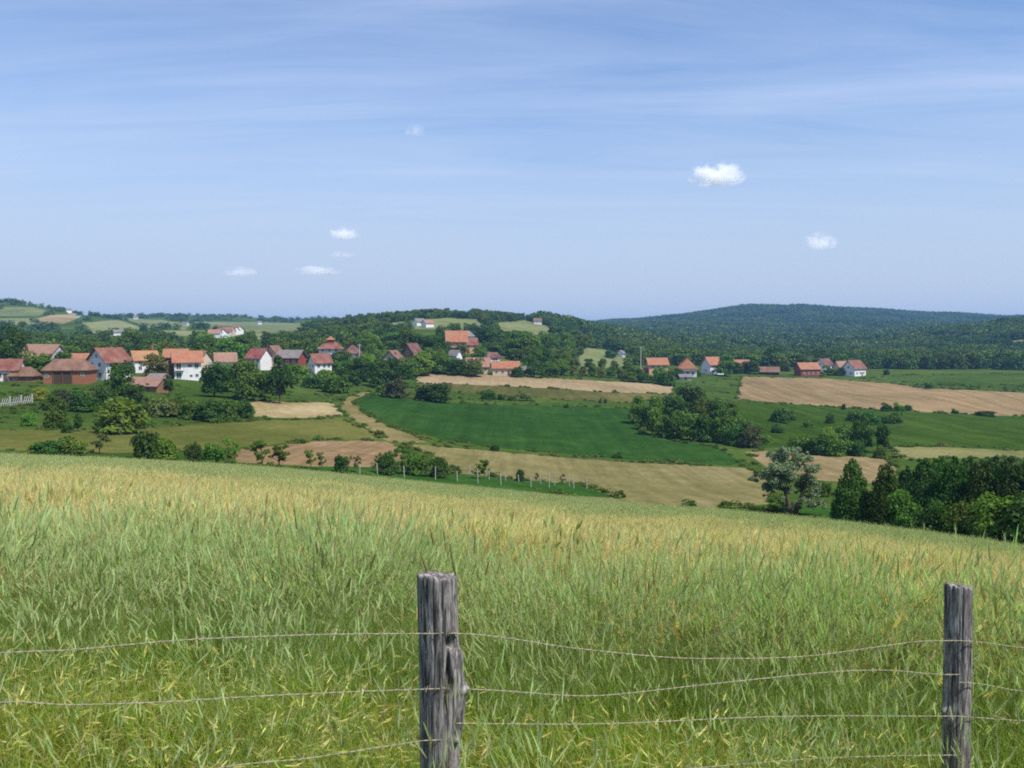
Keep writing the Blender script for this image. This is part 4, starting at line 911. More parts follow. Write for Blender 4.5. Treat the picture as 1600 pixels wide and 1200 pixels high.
# ---- trees and bushes one by one: foot column, foot row, width, height, kind, colour [, distance]
SPEC = [
 # bushes along the lower edge of the near field, on the old vineyard row
 (72,712,46,26,'bush','dark'),(112,711,48,32,'bush','mid'),(156,709,34,32,'loose','olive'),(228,716,46,44,'bush','dark'),(258,718,42,38,'bush','bright'),
 (303,725,28,36,'bush','dark'),(332,724,34,34,'bush','mid'),(358,724,34,42,'loose','bright'),(410,730,34,44,'loose','mid'),(436,730,34,36,'loose','mid'),
 (486,733,20,32,'loose','bright'),(503,735,18,30,'loose','olive'),(533,738,24,30,'bush','dark'),(556,738,20,28,'loose','olive'),
 (604,741,34,38,'bush','dark'),(628,741,30,42,'loose','mid'),(645,742,32,38,'bush','mid'),(665,744,28,34,'loose','mid'),(686,746,28,34,'bush','dark'),
 (745,748,18,24,'loose','mid'),(757,749,20,32,'loose','mid'),(812,752,15,20,'bush','black'),(880,757,12,18,'loose','olive'),(838,754,9,16,'loose','olive'),
 # between the pasture and the village
 (190,677,82,58,'bush','mid'),(90,668,36,46,'bush','mid'),(45,665,22,22,'bush','bright'),(122,674,14,30,'poplar','dark'),(104,676,20,18,'bush','dark'),
 (62,625,22,22,'bush','yellow'),(100,636,46,30,'bush','purple'),(132,642,44,34,'bush','dark'),(78,640,32,26,'bush','mid'),
 (190,618,42,58,'round','dark'),(212,632,34,34,'round','dark'),(165,636,36,36,'bush','dark'),(255,650,48,30,'bush','olive'),(236,640,30,24,'bush','mid'),
 (243,590,40,40,'round','olive'),(264,616,18,30,'poplar','black'),(282,634,26,18,'bush','mid'),
 (298,654,38,32,'bush','mid'),(330,658,48,36,'bush','dark'),(356,656,38,34,'bush','mid'),(378,652,36,30,'bush','dark'),
 (335,620,44,56,'round','dark'),(352,612,40,50,'round','mid'),(385,626,58,66,'round','mid'),(408,620,36,40,'round','dark'),(437,631,38,78,'poplar','black'),
 (455,600,30,34,'round','mid'),
 # village trees on the left
 (10,556,42,52,'round','dark'),(34,556,32,48,'round','dark'),(60,592,56,46,'round','mid'),(18,575,44,60,'round','dark',256),(104,590,30,44,'round','dark'),(82,574,36,34,'round','dark'),(100,556,36,36,'round','dark'),
 (112,566,34,28,'round','mid'),(128,560,26,20,'round','dark'),(200,548,42,36,'round','mid'),(222,548,28,26,'round','dark'),(334,560,40,36,'round','mid'),
 (362,566,50,44,'round','mid'),(380,552,40,30,'round','mid'),(320,545,30,26,'round','bright'),
 # village centre
 (470,592,36,22,'bush','bright'),(492,606,40,24,'bush','mid'),(525,613,46,28,'bush','mid'),(548,602,34,24,'bush','dark'),(510,596,34,20,'bush','bright'),
 (568,596,40,40,'round','dark'),(592,606,40,44,'round','dark'),(622,598,46,40,'round','dark'),(618,621,42,32,'bush','purple'),(597,617,24,18,'bush','bright'),
 (640,590,36,34,'round','mid'),(678,627,58,30,'bush','black'),(660,624,26,22,'bush','olive'),
 (763,624,26,16,'bush','dark'),(783,625,14,10,'bush','dark'),(800,626,16,9,'bush','mid'),(820,626,20,18,'bush','olive'),
 (760,633,8,6,'bush','mid'),(885,637,9,7,'bush','dark'),(938,630,7,9,'bush','purple'),(946,630,6,8,'bush','dark'),
 (773,704,16,10,'bush','dark'),(965,716,18,11,'bush','dark'),
 (664,580,36,34,'round','mid'),(690,584,34,32,'round','mid'),(716,586,34,28,'round','dark'),(742,588,34,32,'round','mid'),(664,556,38,36,'round','dark'),
 (690,562,36,30,'round','dark'),(640,548,34,36,'round','mid'),(580,552,36,34,'round','bright'),(560,560,30,30,'round','dark'),(610,540,34,24,'round','mid'),
 (758,535,32,26,'round','dark'),(776,540,34,28,'round','dark'),(802,558,44,42,'round','mid'),(826,562,44,46,'round','mid'),(835,590,34,38,'round','dark'),
 (808,589,22,18,'bush','dark'),(750,562,26,22,'round','mid'),(720,558,26,20,'round','mid'),(860,588,30,24,'round','mid'),(878,586,26,26,'round','bright'),
 (850,570,30,26,'round','dark'),
 # orchard below the slope
 (895,587,14,18,'round','olive'),(910,588,14,17,'round','olive'),(925,588,16,20,'round','mid'),(940,590,15,18,'round','olive'),(955,590,16,20,'round','mid'),(970,592,16,18,'round','olive'),
 (985,592,18,22,'round','mid'),(1000,594,18,20,'round','mid'),(902,574,14,16,'round','olive'),(920,574,14,15,'round','mid'),(940,575,15,16,'round','mid'),(960,577,15,15,'round','olive'),(980,578,16,16,'round','mid'),
 # the grove in the middle
 (994,662,26,46,'round','mid'),(1012,672,32,42,'round','dark'),(1030,680,36,46,'round','mid'),(1050,684,34,44,'bush','dark'),(1052,655,38,42,'round','dark'),(1078,652,48,54,'round','black'),
 (1078,688,38,48,'round','mid'),(1102,690,40,46,'bush','dark'),(1100,665,40,46,'round','mid'),(1124,668,36,46,'round','dark'),(1130,692,40,48,'bush','mid'),(1150,696,34,34,'bush','dark'),
 (1140,660,30,34,'round','mid'),(1172,698,42,40,'bush','purple'),(1030,652,34,36,'round','mid'),(1158,680,30,30,'bush','mid'),
 # bushes in the clover meadow
 (1218,660,32,24,'bush','dark'),(1234,655,26,16,'bush','mid'),(1215,676,20,14,'bush','dark'),(1297,661,15,17,'bush','dark'),(1262,668,18,12,'bush','mid'),(1318,640,8,10,'bush','dark'),
 (1385,642,18,14,'bush','dark'),(1404,642,18,14,'bush','mid'),(1418,642,14,10,'bush','dark'),(1360,662,38,20,'bush','dark'),(1395,660,34,18,'bush','mid'),(1338,658,30,18,'bush','mid'),
 (1250,708,42,28,'bush','mid'),(1280,710,44,30,'bush','dark'),(1310,712,40,30,'bush','mid'),(1336,712,34,26,'bush','dark'),(1348,704,34,56,'round','dark'),(1378,708,24,46,'poplar','black'),(1375,716,26,22,'bush','mid'),
 (1296,690,34,24,'bush','bright'),(1322,688,34,26,'bush','mid'),(1492,646,12,8,'bush','dark'),(1540,650,30,9,'bush','dark'),(1452,607,16,9,'bush','dark'),(1385,586,10,10,'bush','black'),(1196,694,24,16,'bush','mid'),
 # right edge of the near field: the dark wood
 (1330,806,62,92,'cone','dark',78),(1382,815,60,94,'cone','dark',76),(1442,820,66,106,'cone','black',74),(1487,828,66,118,'cone','dark',72),(1530,836,66,120,'cone','black',70),(1574,845,70,134,'cone','black',69),(1622,850,80,142,'cone','dark',68),
 (1416,822,54,60,'round','mid',70),(1455,836,56,62,'round','dark',66),(1505,845,64,64,'round','mid',63),(1556,854,78,86,'round','bright',60),(1606,862,80,92,'round','dark',58),(1660,870,90,120,'round','dark',58),
 (1415,800,44,74,'cone','black',84),(1465,806,50,96,'cone','dark',84),(1510,812,50,102,'cone','dark',84),(1552,820,52,112,'cone','black',82),(1600,826,60,118,'cone','dark',82),
 (1258,768,26,30,'bush','mid'),(1285,776,30,26,'bush','mid'),(1210,800,40,14,'bush','mid'),(1180,798,24,9,'bush','dark'),
 # by the right village
 (955,560,22,14,'round','dark'),(1030,596,24,24,'bush','bright'),(1040,602,34,24,'bush','dark'),(1010,598,26,18,'bush','dark'),(984,596,26,16,'bush','mid'),(1060,592,20,18,'bush','dark'),
 (1088,588,16,14,'bush','dark'),(1132,588,32,36,'round','mid'),(1150,584,24,20,'round','dark'),(1172,584,30,22,'round','dark'),(1210,572,36,32,'round','black'),(1190,572,22,18,'round','dark'),
 (1225,580,22,14,'bush','dark'),(1296,586,24,16,'bush','mid'),(1315,587,20,14,'bush','mid'),(1285,588,14,8,'bush','bright'),(1285,566,20,12,'round','dark'),(1345,572,26,16,'round','dark'),
 (1000,560,24,20,'round','dark'),(1048,562,20,18,'round','dark'),(1090,556,22,16,'round','dark'),(1140,556,24,16,'round','dark'),(1240,566,26,18,'round','mid'),
]
for s in SPEC: plant(*s)
# more village trees, scattered between the houses and behind them
def fill(n, x0, x1, ylo, yhi, wr, hr, kinds, cols, avoid=()):
    k = 0; tries = 0
    while k < n and tries < n*30:
        tries += 1
        px = U(x0, x1); py = U(ylo(px), yhi(px))
        if any(ax0-6 < px < ax1+6 and ay0-2 < py < ay1+14 for (ax0, ax1, ay0, ay1) in HOUSE_BOX): continue
        if any(abs(px-s['px']) < 9 and abs(py-s['py']) < 4 for s in TREES): continue
        plant(px, py, U(*wr), U(*hr), random.choice(kinds), random.choice(cols)); k += 1
fill(20, 0, 420, lambda x: 548, lambda x: 585, (24, 40), (28, 40), ['round'], ['dark', 'mid', 'mid'])
fill(22, 420, 660, lambda x: 548, lambda x: 590, (24, 40), (24, 38), ['round'], ['dark', 'mid', 'bright'])
fill(16, 640, 900, lambda x: 545, lambda x: 585, (22, 34), (22, 34), ['round'], ['dark', 'mid', 'mid'])
# ------------------------------------------------------------------ silvery willow
def willow():
    g = np.random.default_rng(55); random.seed(55)
    Y = 88.0; X = ray(1240, 800)[0]*Y; Z = float(H(X, Y)); s = Y/F
    o = bpy.data.objects.new('tree', None); C.objects.link(o); o.location = (X, Y, Z)
    tag(o, 'silvery grey green willow with two leaning trunks at the right edge of the field', 'tree', 'trees around the village and fields')
    zt = EYE - T_of(700)*Y - Z
    def at(px, py, dy=0): return Vector(((px-1240)*s, dy, zt*(804-py)/104.0))
    b = MB(); b2 = MB()
    b.tube([at(1236, 812), at(1232, 790), at(1226, 765), at(1222, 735), at(1224, 712)], [.34, .27, .2, .13, .05], 8)
    for tip in ((1190, 738), (1205, 715), (1240, 712), (1212, 758), (1245, 735)): b.tube([at(1227, 768), at((1227+tip[0])/2, (770+tip[1])/2-4, U(-1, 1)), at(*tip, U(-1.4, 1.4))], [.12, .08, .025], 6)
    b2.tube([at(1244, 812, .6), at(1250, 788, .6), at(1258, 765, .5), at(1264, 740, .4)], [.3, .22, .15, .05], 8)
    for tip in ((1272, 728), (1278, 758), (1250, 742), (1274, 786), (1262, 720)): b2.tube([at(1255, 772, .6), at((1255+tip[0])/2, (772+tip[1])/2-3, U(-1, 1)), at(*tip, U(-1.4, 1.4))], [.1, .06, .02], 6)
    b.build('trunk', BARK, o, True); b2.build('trunk', BARK, o, True)
    L = []
    for (px, py, r) in ((1192,742,13),(1204,730,14),(1214,716,14),(1232,708,12),(1245,716,11),(1222,728,15),(1238,730,12),(1206,752,13),(1220,748,13),(1198,760,9),(1230,750,10),(1226,764,9),
                        (1268,722,9),(1274,738,10),(1262,748,11),(1278,758,8),(1256,762,9),(1270,770,10),(1262,782,8),(1278,782,7),(1248,778,6),(1180,752,7),(1216,704,8),(1262,734,8),(1244,795,9),(1230,792,7),(1270,792,6)):
        c = at(px, py, U(-2.2, 2.2)); r_ = r*s*1.05
        L.append((tuple(c), (r_, r_*1.1, r_*.85)))
        for q in range(3):
            r2 = r_*U(.3, .6); c2 = c + Vector((U(-1, 1), U(-1, 1), U(-1.2, .8)))*r_*1.35
            L.append((tuple(c2), (r2, r2, r2*1.1)))
    V, Fa = cards(L, 26000, .17, g, droop=.5, shell=.3)
    c = link('crown', mesh_np('willow_crown', V, Fa), TREE_LEAF, o)
    c.color = (.185, .235, .13, 1)
willow()

# ------------------------------------------------------------------ white concrete fence, pole, vineyard trellis
def fence_line(label, px0, py0, px1, py1, top_px, n):
    A = ground_at(px0, py0); B = ground_at(px1, py1)
    d = Vector((B[0]-A[0], B[1]-A[1])); ln = d.length; rz = math.atan2(d.y, d.x)
    o = bpy.data.objects.new('fence', None); C.objects.link(o); o.location = (A[0], A[1], A[2]); o.rotation_euler = (0, 0, rz)
    tag(o, label, 'fence')
    hh = top_px*A[1]/F; slope = (B[2]-A[2])/ln
    mt = plain_mat('weathered_white_concrete', (.40, .40, .37), .35, 2)
    b = MB(); b.box(-.06, .06, -.05, .05, -.5, hh); pk = b.mesh('picket'); pk.materials.append(mt)
    b = MB(); b.box(-.14, .14, -.14, .14, -.6, hh*1.12); ps = b.mesh('post'); ps.materials.append(mt)
    for k in range(n):
        x = ln*k/(n-1); q = sub('post' if k % 5 == 0 else 'picket', ps if k % 5 == 0 else pk, o, (x, 0, slope*x), 0); q.rotation_euler = (0, 0 if k % 5 == 0 else R(20), 0)
    for z in (.3,):
        b = MB(); b.tube([(0, .08, hh*z), (ln, .08, hh*z+slope*ln)], .07, 4); b.build('rail', mt, o)
    b = MB(); V = [(-.5, -.1, -.6), (ln*.42, -.1, -.6+slope*ln*.42), (ln*.42, .14, -.6+slope*ln*.42), (-.5, .14, -.6), (-.5, -.1, hh*.8), (ln*.42, -.1, hh*.7+slope*ln*.42), (ln*.42, .14, hh*.7+slope*ln*.42), (-.5, .14, hh*.8)]
    b.add(V, [(3,2,1,0),(4,5,6,7),(0,1,5,4),(1,2,6,5),(2,3,7,6),(3,0,4,7)]); b.build('wall_panel', plain_mat('pale_concrete', (.42, .41, .38), .3, .7), o)
fence_line('pale concrete fence with leaning slats below the houses at the left edge', -40, 640, 50, 629, 13, 26)
def pole(px, py, toppx, Y, label):
    X = ray(px, py)[0]*Y; Z = float(H(X, Y)); hh = EYE - T_of(toppx)*Y - Z
    o = bpy.data.objects.new('utility_pole', None); C.objects.link(o); o.location = (X, Y, Z); tag(o, label, 'pole')
    m = plain_mat('pale_concrete_pole', (.5, .5, .48), .2, 2)
    b = MB(); b.tube([(0, 0, -1), (0, 0, hh)], [.22, .14], 8); b.build('post', m, o)
    b = MB(); b.box(-.9, .9, -.08, .08, hh-.7, hh-.55)
    for x in (-.8, 0, .8): b.tube([(x, 0, hh-.549), (x, 0, hh-.3)], .05, 6)
    b.build('crossarm', m, o)
pole(562, 571, 537, 372, 'pale utility pole beside the narrow house with maroon roof')
pole(1001, 585, 541, 430, 'pale utility pole left of the leftmost house in the right hamlet')
POSTM = plain_mat('whitewashed_concrete', (.42, .42, .38), .35, 3)
def trellis(label, spots, hpx):
    A = [ground_at(px, py) for px, py in spots]
    o = bpy.data.objects.new('vineyard_trellis', None); C.objects.link(o); o.location = A[0]; tag(o, label, 'trellis', 'vineyard trellises')
    tops = []
    for i, (p, (px, py)) in enumerate(zip(A, spots)):
        hh = hpx*p[1]/F*U(.65, 1.15); lx = U(-.22, .22)
        b = MB(); b.tube([(0, 0, -.4), (lx, 0, hh)], .06, 4); s = b.build('post', POSTM, o); s.location = Vector(p)-Vector(A[0]); s.rotation_euler = (0, 0, .78)
        tops.append(Vector(p)-Vector(A[0])+Vector((lx, 0, hh)))
    for f in (.95, .55):
        b = MB(); b.tube([t - Vector((0, 0, (1-f)*hpx*A[0][1]/F)) for t in tops], .012, 3); b.build('wire', RAIL, o)
trellis('front row of whitish vineyard posts along the edge of the crop field', [(541,739),(562,741),(590,743),(632,746),(680,749),(715,752),(747,755),(783,758),(830,761),(858,762),(897,763),(917,764)], 20)
trellis('rear row of thin whitish vineyard posts behind the front row', [(620,738),(654,741),(690,744),(734,746),(764,749),(790,751),(811,753),(845,756),(866,758),(890,760)], 17)

# ------------------------------------------------------------------ barbed wire fence in front
def wood_mat():
    m, t, out = new_mat('weathered_wood')
    tc = t.nodes.new('ShaderNodeTexCoord')
    mp = t.nodes.new('ShaderNodeMapping'); mp.inputs['Scale'].default_value = (1, 1, .085); t.links.new(tc.outputs['Object'], mp.inputs[0])
    n1 = noise(t, mp.outputs[0], 62, 7, .68, .7); n2 = noise(t, mp.outputs[0], 190, 4, .7); n3 = noise(t, tc.outputs['Object'], 9, 4, .6)
    c = ramp(t, n1, [(.38, (.03, .027, .026)), (.49, (.17, .155, .15)), (.60, (.40, .37, .35))])
    c = mixc(t, mrange(t, n3, .45, .75, 0, .45), c, (.17, .14, .13))
    c = mixc(t, mrange(t, n2, .50, .62, 0, .75), c, (.03, .028, .03))
    ge = t.nodes.new('ShaderNodeNewGeometry')
    princ(t, out, c, .85, M(t, 'ADD', M(t, 'MULTIPLY', n1, .7), M(t, 'MULTIPLY', n2, .4)), .9, .006, .2)
    return m
WOOD = wood_mat()
def wood_post(name, parent, loc, hh, rad, seed, lean, cracks, blobs, label, below=.45):
    g = np.random.default_rng(seed); nt, nz = 220, 260
    th = np.linspace(0, 2*np.pi, nt, endpoint=False); zz = np.linspace(-below, hh, nz)
    TH, ZZ = np.meshgrid(th, zz)
    r = rad*(1 + .05*np.cos(2*TH+1.0) + .03*np.cos(3*TH+seed) + .02*np.sin(ZZ*9+TH))
    for k in range(150):                                  # long drying cracks and ridges along the grain
        t0 = g.uniform(0, 6.28); z0 = g.uniform(-below, hh); ln = g.uniform(.08, .42); wd = g.uniform(.010, .032); dp = g.uniform(.012, .04)*g.choice([1, 1, -.3])*(1.4 if k % 9 == 0 else 1)
        wob = .05*np.sin(ZZ*g.uniform(5, 16) + g.uniform(0, 6))
        dt = np.angle(np.exp(1j*(TH - t0 - wob)))
        r -= rad*dp*np.exp(-(dt/wd)**2)*np.exp(-((ZZ-z0)/ln)**2)
    for (t0, z0, wt_, wz, dp) in cracks + blobs:
        dt = np.angle(np.exp(1j*(TH - t0)))
        r += rad*dp*np.exp(-(dt/wt_)**2 - ((ZZ-z0)/wz)**2)
    r *= np.where(ZZ > hh-.012, 1-.06*((ZZ-hh+.012)/.012)**2, 1)
    topz = .008*np.cos(TH*1 + 2.2) + .003*np.cos(TH*5+seed) + .002*np.cos(TH*11)
    Zt = ZZ + topz*np.clip((ZZ-hh+.15)/.15, 0, 1)
    Xp = r*np.cos(TH) + lean[0]*(ZZ/hh) ; Yp = r*np.sin(TH) + lean[1]*(ZZ/hh)
    V = np.stack([Xp, Yp, Zt], -1).reshape(-1, 3); V = [tuple(v) for v in V]
    Fa = [(i*nt+j, i*nt+(j+1) % nt, (i+1)*nt+(j+1) % nt, (i+1)*nt+j) for i in range(nz-1) for j in range(nt)]
    last = (nz-1)*nt
    for q, f in enumerate((.86, .62, .38, .16)):         # sawn, slightly hollow, ringed top
        b = len(V)
        for j in range(nt):
            p = V[last+j] if q == 0 else None
            x = lean[0] + (V[(nz-1)*nt+j][0]-lean[0])*f; y = lean[1] + (V[(nz-1)*nt+j][1]-lean[1])*f
            V.append((x, y, V[(nz-1)*nt+j][2] - .006*(1-f) - g.uniform(0, .004)))
        Fa += [(last+j, last+(j+1) % nt, b+(j+1) % nt, b+j) for j in range(nt)]
        last = b
    V.append((lean[0], lean[1], hh-.012)); Fa += [(last+j, last+(j+1) % nt, len(V)-1) for j in range(nt)]
    o = link(name, mesh_np(name, V, Fa, True), WOOD, parent, loc)
    if label: o['label'] = label
    return o
P1 = (ray(690, 1000)[0]*2.90, 2.90); P2 = (ray(1502, 1000)[0]*3.66, 3.66)
dP = (P2[0]-P1[0], P2[1]-P1[1])
P0 = (P1[0]-dP[0]*1.02, P1[1]-dP[1]*1.02); P3 = (P2[0]+dP[0], P2[1]+dP[1])
fence = bpy.data.objects.new('barbed_wire_fence', None); C.objects.link(fence)
fence.location = (P1[0], P1[1], float(H(*P1)))
tag(fence, 'barbed wire fence on weathered grey wooden posts in front of the field', 'fence')
FO = Vector(fence.location)
def zpix(py, Y): return EYE - T_of(py)*Y
g1 = float(H(*P1)); h1 = zpix(898, 2.90) - g1
q1 = lambda py: zpix(py, 2.84) - g1
D = R
wood_post('post', fence, Vector((P1[0], P1[1], g1))-FO, h1, .068, 3, (-.012, 0),
    [(D(-50), q1(1006), .16, .020, -.62), (D(-58), q1(1045), .10, .085, -.34), (D(-66), q1(1075), .10, .06, -.26), (D(-122), q1(925), .07, .06, -.2), (D(-100), q1(960), .05, .14, -.16), (D(-30), q1(945), .08, .02, -.25), (D(-75), q1(1000), .05, .2, -.12)],
    [(D(-5), q1(1095), .8, .11, .36), (D(-20), q1(1032), .32, .028, .22), (D(-14), q1(1084), .22, .014, .26), (D(-35), q1(1055), .3, .05, .16), (D(-40), q1(1159), .16, .012, .3), (D(0), q1(1150), .6, .07, .06)],
    'thick split weathered post with a dark gash and bulging knots')
g2 = float(H(*P2)); h2 = zpix(914, 3.66) - g2
q2 = lambda py: zpix(py, 3.60) - g2
wood_post('post', fence, Vector((P2[0], P2[1], g2))-FO, h2, .054, 8, (-.022, 0),
    [(D(-140), q2(935), .12, .05, -.2), (D(-95), q2(985), .06, .2, -.12)], [(D(-165), q2(1118), .3, .022, .42), (D(-150), q2(1135), .3, .03, .2)],
    'slimmer smooth weathered post with a small side knot')
for (px_, py_, hh_, rd_, sd_) in ((P0[0], P0[1], 1.16, .055, 11), (P3[0], P3[1], 1.15, .055, 12)):
    wood_post('post', fence, Vector((px_, py_, float(H(px_, py_))))-FO, hh_, rd_, sd_, (0, 0), [], [], None)
WIREM = plain_mat('galvanised_wire', (.31, .28, .19), .4, 60, .7)
def on_fence(px, front):
    """point of the fence line seen in picture column px"""
    u = (px-800)/F
    s = (u*P1[1]-P1[0])/(dP[0]-u*dP[1])
    return P1[0]+dP[0]*s, P1[1]+dP[1]*s-front, s
def wire(pts_, ends, seed):
    """pts_: (column, row) seen in the picture; ends: optional extra 3-D end points outside the frame"""
    random.seed(seed)
    K = []
    for px, py in pts_:
        x, y, s = on_fence(px, .066); K.append(Vector((x, y, zpix(py, y))))
    K = ([Vector(ends[0])] if ends[0] else []) + K + ([Vector(ends[1])] if ends[1] else [])
    d = [0]
    for a, b in zip(K, K[1:]): d.append(d[-1]+(b-a).length)
    n = int(d[-1]/.007); t = np.linspace(0, d[-1], n)
    pts3 = np.stack([pchip(d, [k[i] for k in K], t) for i in range(3)], 1)
    b = MB(); tw = 2*math.pi/.055
    for ph in (0, math.pi):
        b.tube([tuple(p + np.array([0, math.cos(q*tw+ph), math.sin(q*tw+ph)])*.0011) for p, q in zip(pts3, t)], .0012, 4)
    barb = MB()
    for q in np.arange(.05, d[-1], .105):
        i = int(q/d[-1]*(n-1)); p = Vector(pts3[i])
        for k in range(2):
            th = U(0, 3.14); v = Vector((U(-.3, .3), math.cos(th), math.sin(th))).normalized()*.011
            barb.tube([p-v+Vector((k*.004, 0, 0)), p+v+Vector((k*.004, 0, 0))], .0010, 3)
        barb.tube([p-Vector((.005, 0, 0)), p+Vector((.007, 0, 0))], .0030, 5)
    w = b.build('wire', WIREM, fence); w.location = -FO
    s_ = link('barbs', barb.mesh('barbs'), WIREM, w); s_['kind'] = 'stuff'
    return w
def e0(z): return (P0[0], P0[1]-.06, float(H(*P0))+z)
def e3(z): return (P3[0], P3[1]-.06, float(H(*P3))+z)
wire([(0,1021),(120,1015),(250,1003),(450,993),(655,990),(690,990)], (e0(.86), None), 1)
wire([(0,1098),(110,1101),(250,1097),(400,1088),(655,1077),(690,1076)], (e0(.66), None), 2)
wire([(150,1248),(350,1198),(500,1182),(655,1158),(690,1156)], (e0(.36), None), 3)
wire([(690,989),(740,991),(900,1013),(1100,1029),(1300,1021),(1420,1004),(1485,1001),(1502,1001)], (None, None), 4)
wire([(690,1075),(760,1078),(950,1086),(1100,1070),(1300,1050),(1370,1047),(1480,1054),(1502,1054)], (None, None), 5)
wire([(690,1130),(940,1131),(1200,1120),(1480,1119),(1502,1119)], (None, None), 6)
wire([(690,1235),(1000,1208),(1270,1186),(1480,1180),(1502,1180)], (None, None), 7)
wire([(1502,1001),(1530,1003),(1600,1012),(1680,1016)], (None, e3(.74)), 8)
wire([(1502,1066),(1530,1068),(1600,1080),(1680,1085)], (None, e3(.55)), 9)
wire([(1502,1119),(1600,1126)], (None, e3(.42)), 10)
b = MB()
for (p, r_, rows_, Yp) in ((P1, .066, (990, 1076, 1156), 2.84), (P2, .056, (1001, 1054, 1119, 1180), 3.60)):
    for py in rows_:
        x = ray(690 if p is P1 else 1502, py)[0]*p[1]
        z = zpix(py, Yp)
        for dx in (-.035, .03): b.tube([(x+dx, p[1]-r_*.8, z+.012), (x+dx, p[1]-r_-.008, z), (x+dx, p[1]-r_*.8, z-.012)], .0022, 4)
st = b.build('staples', RAIL, fence); st.location = -FO

# ------------------------------------------------------------------ woods on the hills
def inside(poly, x, y):
    res = np.zeros(len(x), bool)
    for (x0, y0), (x1, y1) in zip(poly, poly[1:]+poly[:1]):
        c = ((y0 > y) != (y1 > y)) & (x < (x1-x0)*(y-y0)/((y1-y0) or 1e-9) + x0)
        res ^= c
    return res
def wood_clump(seed, kind, n, size, cols):
    g = np.random.default_rng(seed); L = lobes_of(kind, g)
    V, Fa = cards(L, n, size, g, shell=.8)
    r = np.percentile(np.hypot(V[:, 0], V[:, 1]), 97); V[:, :2] *= .5/r; V[:, 2] /= V[:, 2].max()
    c = np.repeat(np.array(cols)[None]*g.uniform(.8, 1.2, (n, 1)), 4, 0)
    return mesh_np('wood_clump', V, Fa, False, c)
WOODLEAF = leaf_mat('wood_leaves', True, trans=.18, var=.42)
CL = [(.032, .068, .020), (.045, .092, .02), (.065, .118, .02), (.085, .14, .022), (.12, .165, .03)]
FAR = [wood_clump(500+i, k, 150, .17, CL[i % 5]) for i, k in enumerate(('round', 'bush', 'round', 'bush', 'round'))]
NEAR = [wood_clump(520+i, k, 620, .095, CL[i % 5]) for i, k in enumerate(('round', 'bush', 'round', 'poplar', 'round'))]
hill_polys = [f[1] for f in FIELDS]
def wood(name, label, x0, x1, y0, y1, n, wr, hr, protos, thr=None, nsz=120, poly=None, seed=0):
    g = np.random.default_rng(seed+900)
    Y = np.sqrt(g.uniform(y0*y0, y1*y1, n)); px = g.uniform(x0, x1, n); X = (px-800)/F*Y
    Z = H(X, Y); ppx, ppy = project(X, Y, Z)
    k = np.ones(n, bool)
    if thr is not None: k &= smooth_noise(X, Y, seed+40, nsz) + .5*smooth_noise(X, Y, seed+41, nsz*.3) > thr
    for p in hill_polys: k &= ~inside(p, ppx, ppy)
    if poly: k &= inside(poly, ppx, ppy)
    for (hx0, hx1, hy0, hy1), lm in zip(HOUSE_BOX, LANDMARKS):
        k &= ~((ppx > hx0-6) & (ppx < hx1+6) & (Y < lm[3]+14) & (ppy > hy0-2))
    X, Y, Z = X[k], Y[k], Z[k]; m = len(X)
    w = g.uniform(*wr, m); h = g.uniform(*hr, m)
    o = scatter(name, np.stack([X, Y, Z-.6], 1), np.stack([np.zeros(m), np.zeros(m), g.uniform(0, 6.28, m)], 1), np.stack([w, w, h], 1), np.clip(np.round(2 + 1.1*smooth_noise(X, Y, seed+70, 160) + .7*smooth_noise(X, Y, seed+71, 45) + g.normal(0, .8, m)), 0, len(protos)-1).astype(int), protos, WOODLEAF)
    tag(o, label, kind='stuff'); return m
nw = 0
nw += wood('far_wood', 'dense dark wood covering the long far ridge at right', 840, 2300, 820, 2760, 42000, (9, 16), (8, 14), FAR, seed=1)
nw += wood('ridge_wood', 'green wood on the nearer ridge at the right edge', 1240, 1720, 500, 1090, 6200, (7, 12), (7, 12), NEAR, poly=[(1240,566),(1300,548),(1400,540),(1500,500),(1720,480),(1720,580),(1500,577),(1300,577)], seed=2)
nw += wood('slope_wood', 'patchy wood on the middle slope above the village', 470, 905, 425, 900, 2700, (6, 10), (4, 7.5), NEAR, .18, 60, seed=3)
nw += wood('hill_wood', 'clumps of trees and hedges over the left hills', -700, 560, 560, 2050, 10500, (7, 13), (5, 9), FAR, .38, 90, seed=4)
nw += wood('village_wood', 'green belt of trees behind the left village', -700, 560, 300, 560, 2900, (6, 10), (5, 9), NEAR, -.05, 50, seed=5)
nw += wood('skyline_wood', 'thin line of trees on the skyline', 420, 1000, 780, 1300, 1500, (7, 11), (4, 8), FAR, .2, 60, seed=6)
nw += wood('ridge_trees', 'row of trees along the top of the middle hill', 540, 700, 700, 840, 420, (6, 9), (6, 9.5), NEAR, -.3, 40, seed=8)
nw += wood('ridge_trees', 'wooded cap right of the middle hilltop', 738, 880, 730, 900, 700, (6, 9), (6, 9), NEAR, -.6, 40, seed=9)
nw += wood('valley_wood', 'scattered trees behind the right hamlet', 860, 1330, 500, 830, 2600, (7, 12), (6, 10), NEAR, -.55, 80, poly=[(880,540),(1000,540),(1240,540),(1330,562),(1330,576),(1000,570),(900,580)], seed=7)
